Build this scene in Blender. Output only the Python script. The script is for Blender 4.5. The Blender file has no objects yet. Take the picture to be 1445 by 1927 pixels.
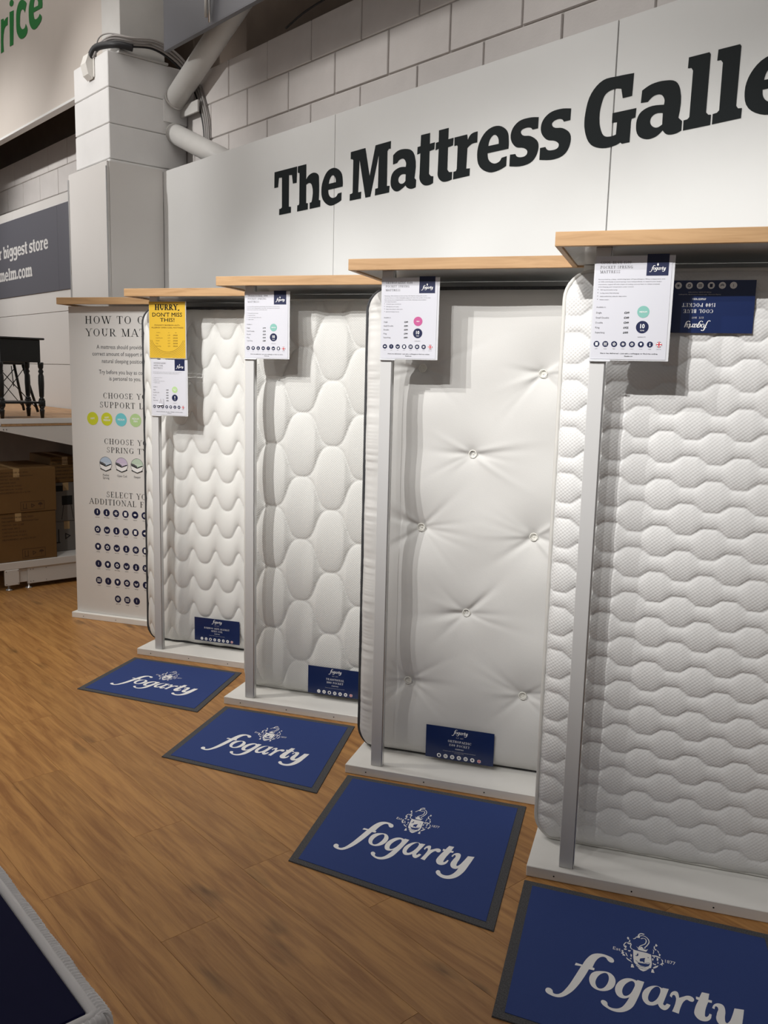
import bpy, math, random
import numpy as np
from mathutils import Matrix, Vector
from mathutils.geometry import tessellate_polygon
random.seed(7)
C = bpy.context.scene.collection
SC = bpy.context.scene
# ------------------------------------------------------------------ camera
YAW, PITCH, ROLL, CAMZ = -0.8489272, 0.1563147, 0.0251525, 1.62
F = Vector((math.sin(YAW)*math.cos(PITCH), math.cos(YAW)*math.cos(PITCH), -math.sin(PITCH)))
R_ = Vector((math.cos(YAW), -math.sin(YAW), 0)); U_ = R_.cross(F)
R2 = R_*math.cos(ROLL) + U_*math.sin(ROLL); U2 = -R_*math.sin(ROLL) + U_*math.cos(ROLL)
cam_d = bpy.data.cameras.new('camera'); cam = bpy.data.objects.new('camera', cam_d); C.objects.link(cam)
M4 = Matrix(((R2.x, U2.x, -F.x, 0), (R2.y, U2.y, -F.y, 0), (R2.z, U2.z, -F.z, CAMZ), (0, 0, 0, 1)))
cam.matrix_world = M4
cam_d.sensor_fit = 'VERTICAL'; cam_d.sensor_height = 36; cam_d.lens = 1635.633*36/1927
cam_d.clip_start = .02; cam_d.clip_end = 100
SC.camera = cam
# ------------------------------------------------------------------ world, exposure
w = bpy.data.worlds.new('world'); SC.world = w; w.use_nodes = True
bg = w.node_tree.nodes['Background']; bg.inputs[0].default_value = (1.0, .965, .93, 1); bg.inputs[1].default_value = .22
vs = SC.view_settings
vs.view_transform = 'Standard'; vs.look = 'None'; vs.gamma = 1; vs.use_curve_mapping = False
vs.exposure = -0.07
# ------------------------------------------------------------------ bay frame shared by the stepped display stands
PHI = 0.5399086; BX, BY, BD = -5.484, 2.124, 0.9563144
cP, sP = math.cos(PHI), math.sin(PHI)
def bay(k, a=0, b=0, z=0):     # a along the front of stand k, b out into the aisle
    return Vector((BX+BD*k+cP*a+sP*b, BY+sP*a-cP*b, z))
# ------------------------------------------------------------------ shop spotlights on a ceiling track, plus added wash and fill lamps
def spot(pos, target, power, size_deg=50, blend=.6, radius=.03, col=(1, .93, .84)):
    l = bpy.data.lights.new('track_or_wash_spot', 'SPOT'); l.energy = power; l.spot_size = math.radians(size_deg)
    l.spot_blend = blend; l.shadow_soft_size = radius; l.color = col
    o = bpy.data.objects.new('track_or_wash_spot', l); C.objects.link(o); o.location = pos
    o.rotation_euler = (Vector(target)-Vector(pos)).to_track_quat('-Z', 'Y').to_euler()
def area(pos, target, power, size, col=(1, .95, .9)):  # soft overhead fill, added in place of part of the ambient light
    l = bpy.data.lights.new('overhead_fill', 'AREA'); l.energy = power; l.size = size; l.color = col
    o = bpy.data.objects.new('overhead_fill', l); C.objects.link(o); o.location = pos
    o.rotation_euler = (Vector(target)-Vector(pos)).to_track_quat('-Z', 'Y').to_euler()
WARM = (1, .98, .95)
def bay_spot(k, da, dz, power, size=37, tz=1.80):
    t = (4.0-1.68)/dz          # the spot sits where it throws the sign's shadow da sideways and dz down over 13 cm
    spot(bay(k, .326-da*t, .13*t-.02, 4.0), bay(k, .42, 0, tz), power, size, 1, .018, WARM)
bay_spot(1, .018, .095, 430); bay_spot(1, .075, .11, 90)
bay_spot(2, .056, .085, 520); bay_spot(2, .012, .10, 120)
bay_spot(3, .016, .085, 300, 38, 1.85); bay_spot(3, .080, .115, 270, 42, 1.85)
bay_spot(4, .062, .098, 520); bay_spot(4, .028, .11, 110)
spot(bay(0, .6, 2.9, 4.0), bay(0, .3, 0, 1.6), 150, 44, .9, .05, WARM)
spot((-6.45, -.4, 4.4), (-6.4, 3.0, 3.0), 330, 44, .9, .05, WARM)
spot((-4.8, -.2, 4.6), (-4.3, 1.0, 0), 360, 60, 1, .1, (1, .95, .87))
spot((-9.2, 0.4, 4.2), (-8.4, 3.1, 2.6), 300, 72, .9, .05, WARM)
spot((-5.3, 1.0, 5.3), (-3.3, 3.1, 2.4), 200, 60, 1, .2, (1, .98, .95))  # added wash to brighten the wall panel, not a track lamp
spot((-3.0, .9, 5.3), (-1.6, 3.1, 2.5), 120, 60, 1, .2, (1, .98, .95))  # second added wash, for the right part of the panel
area((-4.6, 1.2, 5.7), (-4.0, 1.9, 0), 60, 2.6)  # added fill over the aisle, shades the quilting from above
area((-8.0, 1.0, 5.7), (-8.0, 1.6, 0), 40, 2.5)  # same added fill over the far left
SIGN=[("T",[[(-4.5974,2.8114),(-4.3641,2.8093),(-4.3678,2.7191),(-4.4053,2.7203),(-4.4154,2.7698),(-4.446,2.7726),(-4.4457,2.5943),(-4.4234,2.5905),(-4.424,2.5571),(-4.5465,2.5577),(-4.5447,2.5927),(-4.5295,2.5921),(-4.5165,2.5988),(-4.5185,2.7703),(-4.551,2.7727),(-4.5592,2.72),(-4.5987,2.7207)]]),
("h",[[(-4.3559,2.8086),(-4.2736,2.8079),(-4.2731,2.7234),(-4.2662,2.7298),(-4.2589,2.7358),(-4.2505,2.7411),(-4.2405,2.7452),(-4.2305,2.748),(-4.2196,2.75),(-4.2081,2.7508),(-4.1961,2.7499),(-4.1859,2.7478),(-4.1759,2.7444),(-4.1669,2.7401),(-4.1596,2.735),(-4.1534,2.7269),(-4.1511,2.7184),(-4.1507,2.7098),(-4.1502,2.7013),(-4.1476,2.6744),(-4.1471,2.6478),(-4.1481,2.6213),(-4.1498,2.5948),(-4.1351,2.5907),(-4.1353,2.5565),(-4.2358,2.5556),(-4.2365,2.5899),(-4.2195,2.5912),(-4.2148,2.6003),(-4.2098,2.6207),(-4.2071,2.6411),(-4.2085,2.6617),(-4.2164,2.6825),(-4.2193,2.6871),(-4.2231,2.6917),(-4.2281,2.6957),(-4.2346,2.6986),(-4.2444,2.7002),(-4.2539,2.6997),(-4.2633,2.6976),(-4.2726,2.6949),(-4.2717,2.5932),(-4.2545,2.5899),(-4.2549,2.5556),(-4.3601,2.556),(-4.3586,2.5907),(-4.3441,2.5906),(-4.3391,2.5987),(-4.3388,2.7683),(-4.3574,2.7739)]]),
("e",[[(-3.9334,2.6379),(-3.9325,2.6445),(-3.9319,2.6512),(-3.9317,2.6579),(-3.9323,2.6648),(-3.9339,2.6776),(-3.936,2.6905),(-3.9405,2.7034),(-3.9492,2.7159),(-3.9591,2.725),(-3.9713,2.7335),(-3.9853,2.7407),(-4.0006,2.7458),(-4.0166,2.7483),(-4.0326,2.7482),(-4.0477,2.7461),(-4.0612,2.7425),(-4.0771,2.7347),(-4.0895,2.7245),(-4.0993,2.7129),(-4.1077,2.7008),(-4.1151,2.6883),(-4.1207,2.6753),(-4.1243,2.6617),(-4.1257,2.6477),(-4.1257,2.6333),(-4.1241,2.6186),(-4.1193,2.604),(-4.11,2.5898),(-4.0981,2.5781),(-4.0833,2.5671),(-4.0661,2.5578),(-4.0471,2.5513),(-4.0313,2.5493),(-4.0158,2.55),(-4.0008,2.5523),(-3.9863,2.5548),(-3.9746,2.5571),(-3.9635,2.56),(-3.9528,2.5633),(-3.9424,2.5668),(-3.9417,2.6081),(-3.9738,2.6063),(-3.9771,2.6018),(-3.981,2.5976),(-3.9857,2.5939),(-3.9919,2.5912),(-3.9996,2.5894),(-4.0082,2.5885),(-4.0173,2.5887),(-4.0264,2.5902),(-4.0337,2.5926),(-4.0405,2.596),(-4.0464,2.6001),(-4.0512,2.6044),(-4.057,2.6124),(-4.0603,2.6206),(-4.0618,2.629),(-4.0624,2.6374)],[(-4.0585,2.6695),(-3.9939,2.6692),(-3.9938,2.6752),(-3.9943,2.6813),(-3.9959,2.6874),(-3.9992,2.6934),(-4.003,2.6984),(-4.0078,2.7035),(-4.0138,2.7077),(-4.021,2.7102),(-4.0285,2.71),(-4.0347,2.7075),(-4.0398,2.7038),(-4.0441,2.6999),(-4.05,2.6932),(-4.0539,2.6857),(-4.0565,2.6777)]]),
("M",[[(-3.8656,2.8065),(-3.7432,2.8071),(-3.7033,2.6583),(-3.66,2.8065),(-3.5389,2.8069),(-3.5398,2.7694),(-3.5535,2.7712),(-3.5644,2.7624),(-3.5626,2.5893),(-3.5415,2.5874),(-3.5435,2.555),(-3.6568,2.5545),(-3.6546,2.588),(-3.633,2.5887),(-3.6318,2.7583),(-3.6938,2.5536),(-3.7347,2.5536),(-3.7905,2.758),(-3.7973,2.5888),(-3.7712,2.5891),(-3.7726,2.5543),(-3.8687,2.5548),(-3.8679,2.5886),(-3.8528,2.5893),(-3.8441,2.5935),(-3.843,2.761),(-3.8521,2.7688),(-3.8654,2.7704)]]),
("a",[[(-3.5187,2.7332),(-3.5106,2.7383),(-3.5022,2.743),(-3.4931,2.7469),(-3.483,2.7498),(-3.4719,2.7515),(-3.4601,2.7521),(-3.4479,2.7518),(-3.4355,2.7507),(-3.4219,2.7487),(-3.4082,2.746),(-3.395,2.7421),(-3.383,2.7365),(-3.3737,2.7298),(-3.3662,2.7221),(-3.3603,2.7138),(-3.356,2.7055),(-3.3478,2.6783),(-3.346,2.6515),(-3.3486,2.6249),(-3.3533,2.5984),(-3.3406,2.5879),(-3.3421,2.5534),(-3.35,2.5516),(-3.358,2.5502),(-3.3662,2.5495),(-3.3749,2.5498),(-3.3822,2.5509),(-3.3896,2.5527),(-3.3967,2.5553),(-3.4033,2.5584),(-3.4082,2.5615),(-3.4124,2.565),(-3.4161,2.5688),(-3.4196,2.5728),(-3.4251,2.5694),(-3.4308,2.5661),(-3.4368,2.5631),(-3.4433,2.5604),(-3.453,2.5569),(-3.4631,2.5535),(-3.4739,2.5514),(-3.4856,2.5518),(-3.4958,2.5546),(-3.5054,2.5591),(-3.514,2.5648),(-3.5209,2.571),(-3.5278,2.5806),(-3.5317,2.5907),(-3.5332,2.6008),(-3.5333,2.6107),(-3.5322,2.6213),(-3.5293,2.6317),(-3.5241,2.6412),(-3.5164,2.6495),(-3.507,2.6557),(-3.4955,2.6605),(-3.4826,2.664),(-3.4689,2.6662),(-3.4573,2.6666),(-3.4452,2.6658),(-3.4328,2.6642),(-3.4203,2.6621),(-3.4188,2.667),(-3.4178,2.6719),(-3.4177,2.677),(-3.419,2.6821),(-3.4219,2.6882),(-3.426,2.6943),(-3.4315,2.6999),(-3.4388,2.7041),(-3.4469,2.7062),(-3.4552,2.7065),(-3.4632,2.7055),(-3.4705,2.7037),(-3.4755,2.7016),(-3.4796,2.6986),(-3.4829,2.695),(-3.4859,2.6912),(-3.518,2.6887)],[(-3.4187,2.6261),(-3.4274,2.6281),(-3.4359,2.6296),(-3.444,2.6303),(-3.4515,2.6296),(-3.4595,2.6271),(-3.4662,2.6232),(-3.4712,2.6182),(-3.4742,2.6125),(-3.4748,2.6072),(-3.4737,2.6015),(-3.4708,2.5958),(-3.4658,2.5908),(-3.4605,2.5878),(-3.4542,2.5855),(-3.4475,2.5842),(-3.4411,2.584),(-3.4345,2.5851),(-3.4289,2.5875),(-3.424,2.5908),(-3.4195,2.5945)]]),
("t",[[(-3.3136,2.7952),(-3.2501,2.7943),(-3.2496,2.7436),(-3.2145,2.7447),(-3.2169,2.7128),(-3.25,2.7098),(-3.2489,2.6031),(-3.2355,2.5912),(-3.2176,2.5873),(-3.2181,2.556),(-3.2252,2.5537),(-3.2326,2.5517),(-3.2402,2.5503),(-3.2483,2.5497),(-3.2571,2.5498),(-3.2661,2.5506),(-3.275,2.5523),(-3.2835,2.5552),(-3.2924,2.56),(-3.3002,2.5658),(-3.3067,2.5724),(-3.3118,2.5791),(-3.3156,2.5876),(-3.3171,2.5961),(-3.3171,2.6045),(-3.3163,2.613),(-3.3147,2.7107),(-3.3378,2.7078),(-3.3364,2.7433),(-3.3152,2.7437)]]),
("t",[[(-3.188,2.7946),(-3.1226,2.7941),(-3.1228,2.7428),(-3.0873,2.7429),(-3.0892,2.7091),(-3.1228,2.7059),(-3.1223,2.6036),(-3.1103,2.5909),(-3.0886,2.5883),(-3.0896,2.5539),(-3.0987,2.5522),(-3.1079,2.5507),(-3.1173,2.5498),(-3.1271,2.5496),(-3.1343,2.5499),(-3.1417,2.5506),(-3.149,2.552),(-3.156,2.5544),(-3.1644,2.5589),(-3.1719,2.5644),(-3.1782,2.5706),(-3.1831,2.5771),(-3.1866,2.5845),(-3.188,2.592),(-3.1881,2.5995),(-3.1875,2.607),(-3.1858,2.7101),(-3.2078,2.7067),(-3.2066,2.7407),(-3.1873,2.7419)]]),
("r",[[(-3.0808,2.743),(-2.9987,2.7422),(-2.9928,2.7163),(-2.9888,2.7231),(-2.9844,2.7294),(-2.9788,2.7349),(-2.9717,2.7392),(-2.9631,2.742),(-2.9534,2.7433),(-2.9429,2.7438),(-2.9322,2.7438),(-2.9321,2.6953),(-2.9406,2.6959),(-2.949,2.6961),(-2.9571,2.6959),(-2.9648,2.6948),(-2.9729,2.6924),(-2.9802,2.6891),(-2.987,2.6852),(-2.9935,2.681),(-2.9967,2.589),(-2.9731,2.5873),(-2.9731,2.5541),(-3.0811,2.5527),(-3.0801,2.587),(-3.0634,2.5883),(-3.0584,2.5971),(-3.0572,2.698),(-3.0622,2.7052),(-3.0797,2.7044)]]),
("e",[[(-2.7392,2.6353),(-2.7385,2.6426),(-2.738,2.65),(-2.738,2.6574),(-2.7386,2.6649),(-2.7398,2.6774),(-2.7413,2.6901),(-2.7449,2.7027),(-2.7523,2.7148),(-2.7616,2.7239),(-2.7731,2.7321),(-2.786,2.7389),(-2.7996,2.7437),(-2.8163,2.7466),(-2.8327,2.7468),(-2.8484,2.7447),(-2.8628,2.7409),(-2.8785,2.7339),(-2.8918,2.7244),(-2.903,2.7132),(-2.9123,2.7011),(-2.9199,2.6877),(-2.9253,2.6734),(-2.9284,2.6582),(-2.9291,2.6425),(-2.9282,2.6278),(-2.9255,2.6128),(-2.9199,2.5979),(-2.91,2.5839),(-2.8978,2.5731),(-2.883,2.5638),(-2.8667,2.5563),(-2.85,2.5508),(-2.8351,2.5482),(-2.8203,2.5479),(-2.806,2.549),(-2.7922,2.5507),(-2.7804,2.5528),(-2.7692,2.5558),(-2.7585,2.5594),(-2.748,2.5632),(-2.7472,2.605),(-2.7769,2.6026),(-2.7794,2.5985),(-2.7823,2.5946),(-2.7858,2.5911),(-2.7903,2.5884),(-2.797,2.586),(-2.8046,2.5843),(-2.8128,2.5838),(-2.8212,2.5848),(-2.8302,2.5876),(-2.8388,2.5917),(-2.8466,2.5968),(-2.853,2.6026),(-2.8586,2.6105),(-2.8619,2.6189),(-2.8635,2.6275),(-2.8644,2.6362)],[(-2.8619,2.6674),(-2.7983,2.6662),(-2.7982,2.6733),(-2.7987,2.6804),(-2.8005,2.6873),(-2.8042,2.6943),(-2.8079,2.6991),(-2.8127,2.7038),(-2.8182,2.7076),(-2.8244,2.7099),(-2.8322,2.7099),(-2.8388,2.7074),(-2.8445,2.7035),(-2.8492,2.6992),(-2.8546,2.6924),(-2.8581,2.6846),(-2.8603,2.6762)]]),
("s",[[(-2.5739,2.7373),(-2.5747,2.6917),(-2.6048,2.692),(-2.6071,2.6947),(-2.6096,2.6973),(-2.6123,2.6996),(-2.6155,2.7015),(-2.6223,2.704),(-2.6294,2.7055),(-2.6364,2.7061),(-2.6432,2.706),(-2.6515,2.7054),(-2.6596,2.704),(-2.6664,2.7014),(-2.6704,2.697),(-2.6707,2.6928),(-2.6689,2.6881),(-2.6656,2.6835),(-2.6613,2.6796),(-2.6503,2.6744),(-2.6379,2.6721),(-2.6252,2.6701),(-2.6132,2.6664),(-2.6013,2.6602),(-2.5899,2.6531),(-2.58,2.645),(-2.5725,2.6362),(-2.5679,2.6258),(-2.5665,2.6153),(-2.5674,2.605),(-2.5698,2.5953),(-2.574,2.5849),(-2.5802,2.5751),(-2.5883,2.5665),(-2.5984,2.5594),(-2.6101,2.5544),(-2.6235,2.5512),(-2.638,2.5493),(-2.6529,2.5486),(-2.6712,2.5491),(-2.69,2.5513),(-2.7092,2.5546),(-2.7287,2.5585),(-2.7277,2.6078),(-2.6967,2.6057),(-2.695,2.6025),(-2.6932,2.5995),(-2.6908,2.5967),(-2.6879,2.5942),(-2.6822,2.5912),(-2.676,2.589),(-2.6696,2.5875),(-2.6633,2.5867),(-2.655,2.5863),(-2.6468,2.5867),(-2.6394,2.5883),(-2.6334,2.5913),(-2.6302,2.5946),(-2.6282,2.5988),(-2.6277,2.6034),(-2.629,2.6081),(-2.6325,2.6126),(-2.6376,2.6166),(-2.6436,2.6201),(-2.6497,2.6232),(-2.6607,2.6267),(-2.6723,2.6286),(-2.6838,2.6307),(-2.6945,2.6349),(-2.7045,2.6419),(-2.7131,2.6502),(-2.72,2.6592),(-2.7249,2.6685),(-2.7281,2.6793),(-2.7287,2.69),(-2.7271,2.7002),(-2.7234,2.7095),(-2.7169,2.7194),(-2.7081,2.7279),(-2.6974,2.7351),(-2.6851,2.7406),(-2.6717,2.7439),(-2.657,2.7454),(-2.6416,2.7455),(-2.6261,2.745),(-2.6132,2.744),(-2.6001,2.7422),(-2.587,2.7399)]]),
("s",[[(-2.4024,2.7386),(-2.4035,2.6929),(-2.4367,2.6931),(-2.4386,2.6962),(-2.4406,2.6991),(-2.4431,2.7017),(-2.4462,2.7038),(-2.4524,2.7066),(-2.4591,2.7082),(-2.4658,2.7089),(-2.4721,2.7088),(-2.4807,2.7078),(-2.489,2.7057),(-2.4957,2.7023),(-2.4994,2.6971),(-2.4995,2.6932),(-2.4978,2.689),(-2.4948,2.6849),(-2.4909,2.6814),(-2.4792,2.6759),(-2.4661,2.6734),(-2.4527,2.6714),(-2.44,2.6675),(-2.4289,2.6619),(-2.4183,2.6555),(-2.4089,2.6482),(-2.4019,2.64),(-2.3967,2.6286),(-2.3951,2.617),(-2.3961,2.6056),(-2.3986,2.5949),(-2.4025,2.5848),(-2.4083,2.5754),(-2.4158,2.5671),(-2.4251,2.5602),(-2.436,2.5551),(-2.4484,2.5517),(-2.4619,2.5496),(-2.4758,2.5486),(-2.4956,2.5489),(-2.516,2.5512),(-2.5369,2.5547),(-2.5581,2.5588),(-2.5576,2.6077),(-2.5286,2.6068),(-2.5265,2.6033),(-2.5241,2.5999),(-2.5214,2.5968),(-2.5179,2.5942),(-2.5122,2.5914),(-2.506,2.5895),(-2.4996,2.5884),(-2.4934,2.5878),(-2.4842,2.5875),(-2.475,2.5879),(-2.4669,2.5896),(-2.4604,2.5931),(-2.4579,2.596),(-2.4566,2.5997),(-2.4565,2.6038),(-2.4577,2.6078),(-2.4611,2.6122),(-2.4659,2.6161),(-2.4715,2.6195),(-2.4772,2.6225),(-2.4884,2.6265),(-2.5003,2.6289),(-2.5121,2.6315),(-2.523,2.6361),(-2.5332,2.6434),(-2.5422,2.6518),(-2.5496,2.6609),(-2.5549,2.6703),(-2.5582,2.6816),(-2.5588,2.6926),(-2.557,2.7032),(-2.5532,2.7128),(-2.5466,2.7223),(-2.5378,2.7304),(-2.5271,2.7372),(-2.5152,2.7424),(-2.5018,2.7459),(-2.4872,2.7476),(-2.4719,2.7481),(-2.4565,2.7476),(-2.4431,2.7465),(-2.4296,2.7443),(-2.416,2.7416)]]),
("G",[[(-2.1064,2.8104),(-2.1088,2.7269),(-2.1511,2.7272),(-2.1602,2.7641),(-2.1673,2.7663),(-2.1743,2.7681),(-2.1812,2.7695),(-2.188,2.7701),(-2.2001,2.7699),(-2.2117,2.7685),(-2.2224,2.7657),(-2.2316,2.7611),(-2.2392,2.7538),(-2.2444,2.7447),(-2.2481,2.7346),(-2.2513,2.7243),(-2.2543,2.7123),(-2.2564,2.6999),(-2.2573,2.6871),(-2.2572,2.6741),(-2.2562,2.6621),(-2.2545,2.65),(-2.2515,2.6379),(-2.247,2.6257),(-2.2438,2.6186),(-2.2401,2.6115),(-2.2352,2.6048),(-2.2289,2.5992),(-2.222,2.5956),(-2.2146,2.5934),(-2.2069,2.5922),(-2.1995,2.5914),(-2.1924,2.5913),(-2.1856,2.5919),(-2.179,2.5929),(-2.1725,2.5943),(-2.1705,2.6407),(-2.1946,2.6427),(-2.1949,2.6794),(-2.0855,2.6769),(-2.087,2.6429),(-2.1038,2.6407),(-2.106,2.6301),(-2.1067,2.5538),(-2.1419,2.5538),(-2.1498,2.5603),(-2.1549,2.5581),(-2.1601,2.5561),(-2.1655,2.5544),(-2.1712,2.5532),(-2.1864,2.5512),(-2.2021,2.5501),(-2.2184,2.5504),(-2.235,2.5527),(-2.25,2.5562),(-2.2652,2.5612),(-2.2796,2.5678),(-2.2924,2.5765),(-2.3047,2.5896),(-2.3137,2.6042),(-2.3203,2.6195),(-2.3253,2.6347),(-2.3293,2.6524),(-2.3307,2.6698),(-2.3302,2.6868),(-2.3284,2.7034),(-2.3252,2.723),(-2.3206,2.7421),(-2.3138,2.7601),(-2.304,2.7763),(-2.2931,2.7889),(-2.2803,2.8),(-2.2655,2.8091),(-2.2485,2.8156),(-2.2324,2.8181),(-2.2148,2.8179),(-2.1968,2.8165),(-2.1791,2.8153),(-2.1608,2.8145),(-2.1426,2.8133),(-2.1245,2.8119)]]),
("a",[[(-2.064,2.7367),(-2.0543,2.7412),(-2.0445,2.7454),(-2.0342,2.7489),(-2.0234,2.7514),(-2.0095,2.7531),(-1.9952,2.7538),(-1.9806,2.7534),(-1.9658,2.7518),(-1.954,2.7502),(-1.9419,2.7479),(-1.9303,2.7443),(-1.9196,2.7383),(-1.9122,2.7312),(-1.9065,2.7229),(-1.9022,2.7141),(-1.8991,2.7054),(-1.8935,2.6797),(-1.8925,2.6546),(-1.8946,2.6299),(-1.8983,2.6053),(-1.882,2.5907),(-1.8819,2.5567),(-1.8884,2.5543),(-1.895,2.5521),(-1.9019,2.5505),(-1.9092,2.5497),(-1.9176,2.5494),(-1.9263,2.5498),(-1.935,2.5512),(-1.9436,2.5544),(-1.949,2.5578),(-1.9538,2.5621),(-1.9581,2.5671),(-1.9622,2.5723),(-1.9683,2.5669),(-1.9747,2.5619),(-1.9817,2.5576),(-1.9896,2.5543),(-1.999,2.5518),(-2.0091,2.5503),(-2.0197,2.5501),(-2.0305,2.5516),(-2.0406,2.5544),(-2.0507,2.5585),(-2.06,2.5639),(-2.0679,2.5706),(-2.0746,2.58),(-2.0786,2.5901),(-2.0806,2.6005),(-2.0814,2.6105),(-2.0811,2.6222),(-2.079,2.6335),(-2.0749,2.6439),(-2.0685,2.6528),(-2.0606,2.6592),(-2.0508,2.664),(-2.0399,2.6673),(-2.0284,2.6695),(-2.0129,2.6705),(-1.9967,2.6696),(-1.9803,2.6675),(-1.9637,2.6647),(-1.9626,2.6698),(-1.962,2.6749),(-1.9622,2.6802),(-1.9637,2.6855),(-1.9662,2.6907),(-1.9696,2.6958),(-1.9738,2.7005),(-1.979,2.7041),(-1.9862,2.7069),(-1.9938,2.708),(-2.0012,2.7078),(-2.0081,2.7068),(-2.0163,2.7042),(-2.0234,2.7001),(-2.0298,2.6951),(-2.0359,2.6896),(-2.0663,2.6919)],[(-1.9658,2.6352),(-1.9738,2.6371),(-1.9818,2.6386),(-1.9894,2.6393),(-1.9966,2.6388),(-2.0032,2.637),(-2.0093,2.6343),(-2.0142,2.6305),(-2.0177,2.6257),(-2.0194,2.6206),(-2.0198,2.6149),(-2.0187,2.609),(-2.0159,2.6032),(-2.0114,2.5979),(-2.0056,2.5932),(-1.9991,2.5894),(-1.9924,2.5871),(-1.9848,2.5865),(-1.9779,2.5879),(-1.9714,2.5905),(-1.9652,2.5938)]]),
("l",[[(-1.8726,2.8118),(-1.7909,2.8102),(-1.7856,2.803),(-1.7862,2.6024),(-1.7769,2.5927),(-1.7656,2.59),(-1.7656,2.5547),(-1.8751,2.555),(-1.8755,2.5914),(-1.8601,2.5922),(-1.8525,2.5988),(-1.8514,2.7607),(-1.8594,2.7728),(-1.8731,2.7741)]]),
("l",[[(-1.7562,2.8104),(-1.6749,2.8088),(-1.6698,2.8018),(-1.6708,2.6025),(-1.6628,2.5918),(-1.6482,2.5898),(-1.6486,2.556),(-1.7588,2.5553),(-1.7589,2.591),(-1.7429,2.5925),(-1.7347,2.5992),(-1.7349,2.7614),(-1.7436,2.7725),(-1.7575,2.7735)]]),
("e",[[(-1.4527,2.6353),(-1.452,2.6426),(-1.4515,2.65),(-1.4515,2.6574),(-1.4521,2.6649),(-1.4533,2.6774),(-1.4548,2.6901),(-1.4584,2.7027),(-1.4658,2.7148),(-1.4751,2.7239),(-1.4866,2.7321),(-1.4995,2.7389),(-1.5131,2.7437),(-1.5298,2.7466),(-1.5462,2.7468),(-1.5619,2.7447),(-1.5763,2.7409),(-1.592,2.7339),(-1.6053,2.7244),(-1.6165,2.7132),(-1.6258,2.7011),(-1.6334,2.6877),(-1.6388,2.6734),(-1.6419,2.6582),(-1.6426,2.6425),(-1.6417,2.6278),(-1.639,2.6128),(-1.6334,2.5979),(-1.6235,2.5839),(-1.6113,2.5731),(-1.5965,2.5638),(-1.5802,2.5563),(-1.5635,2.5508),(-1.5486,2.5482),(-1.5338,2.5479),(-1.5195,2.549),(-1.5057,2.5507),(-1.4939,2.5528),(-1.4827,2.5558),(-1.472,2.5594),(-1.4615,2.5632),(-1.4607,2.605),(-1.4904,2.6026),(-1.4929,2.5985),(-1.4958,2.5946),(-1.4993,2.5911),(-1.5038,2.5884),(-1.5105,2.586),(-1.5181,2.5843),(-1.5263,2.5838),(-1.5347,2.5848),(-1.5437,2.5876),(-1.5523,2.5917),(-1.5601,2.5968),(-1.5665,2.6026),(-1.5721,2.6105),(-1.5754,2.6189),(-1.577,2.6275),(-1.5779,2.6362)],[(-1.5754,2.6674),(-1.5118,2.6662),(-1.5117,2.6733),(-1.5122,2.6804),(-1.514,2.6873),(-1.5177,2.6943),(-1.5214,2.6991),(-1.5262,2.7038),(-1.5317,2.7076),(-1.5379,2.7099),(-1.5457,2.7099),(-1.5523,2.7074),(-1.558,2.7035),(-1.5627,2.6992),(-1.5681,2.6924),(-1.5716,2.6846),(-1.5738,2.6762)]]),
("r",[[(-1.4412,2.743),(-1.3591,2.7422),(-1.3532,2.7163),(-1.3492,2.7231),(-1.3448,2.7294),(-1.3392,2.7349),(-1.3321,2.7392),(-1.3235,2.742),(-1.3138,2.7433),(-1.3033,2.7438),(-1.2926,2.7438),(-1.2925,2.6953),(-1.301,2.6959),(-1.3094,2.6961),(-1.3175,2.6959),(-1.3252,2.6948),(-1.3333,2.6924),(-1.3406,2.6891),(-1.3474,2.6852),(-1.3539,2.681),(-1.3571,2.589),(-1.3335,2.5873),(-1.3335,2.5541),(-1.4415,2.5527),(-1.4405,2.587),(-1.4238,2.5883),(-1.4188,2.5971),(-1.4176,2.698),(-1.4226,2.7052),(-1.4401,2.7044)]])]
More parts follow.
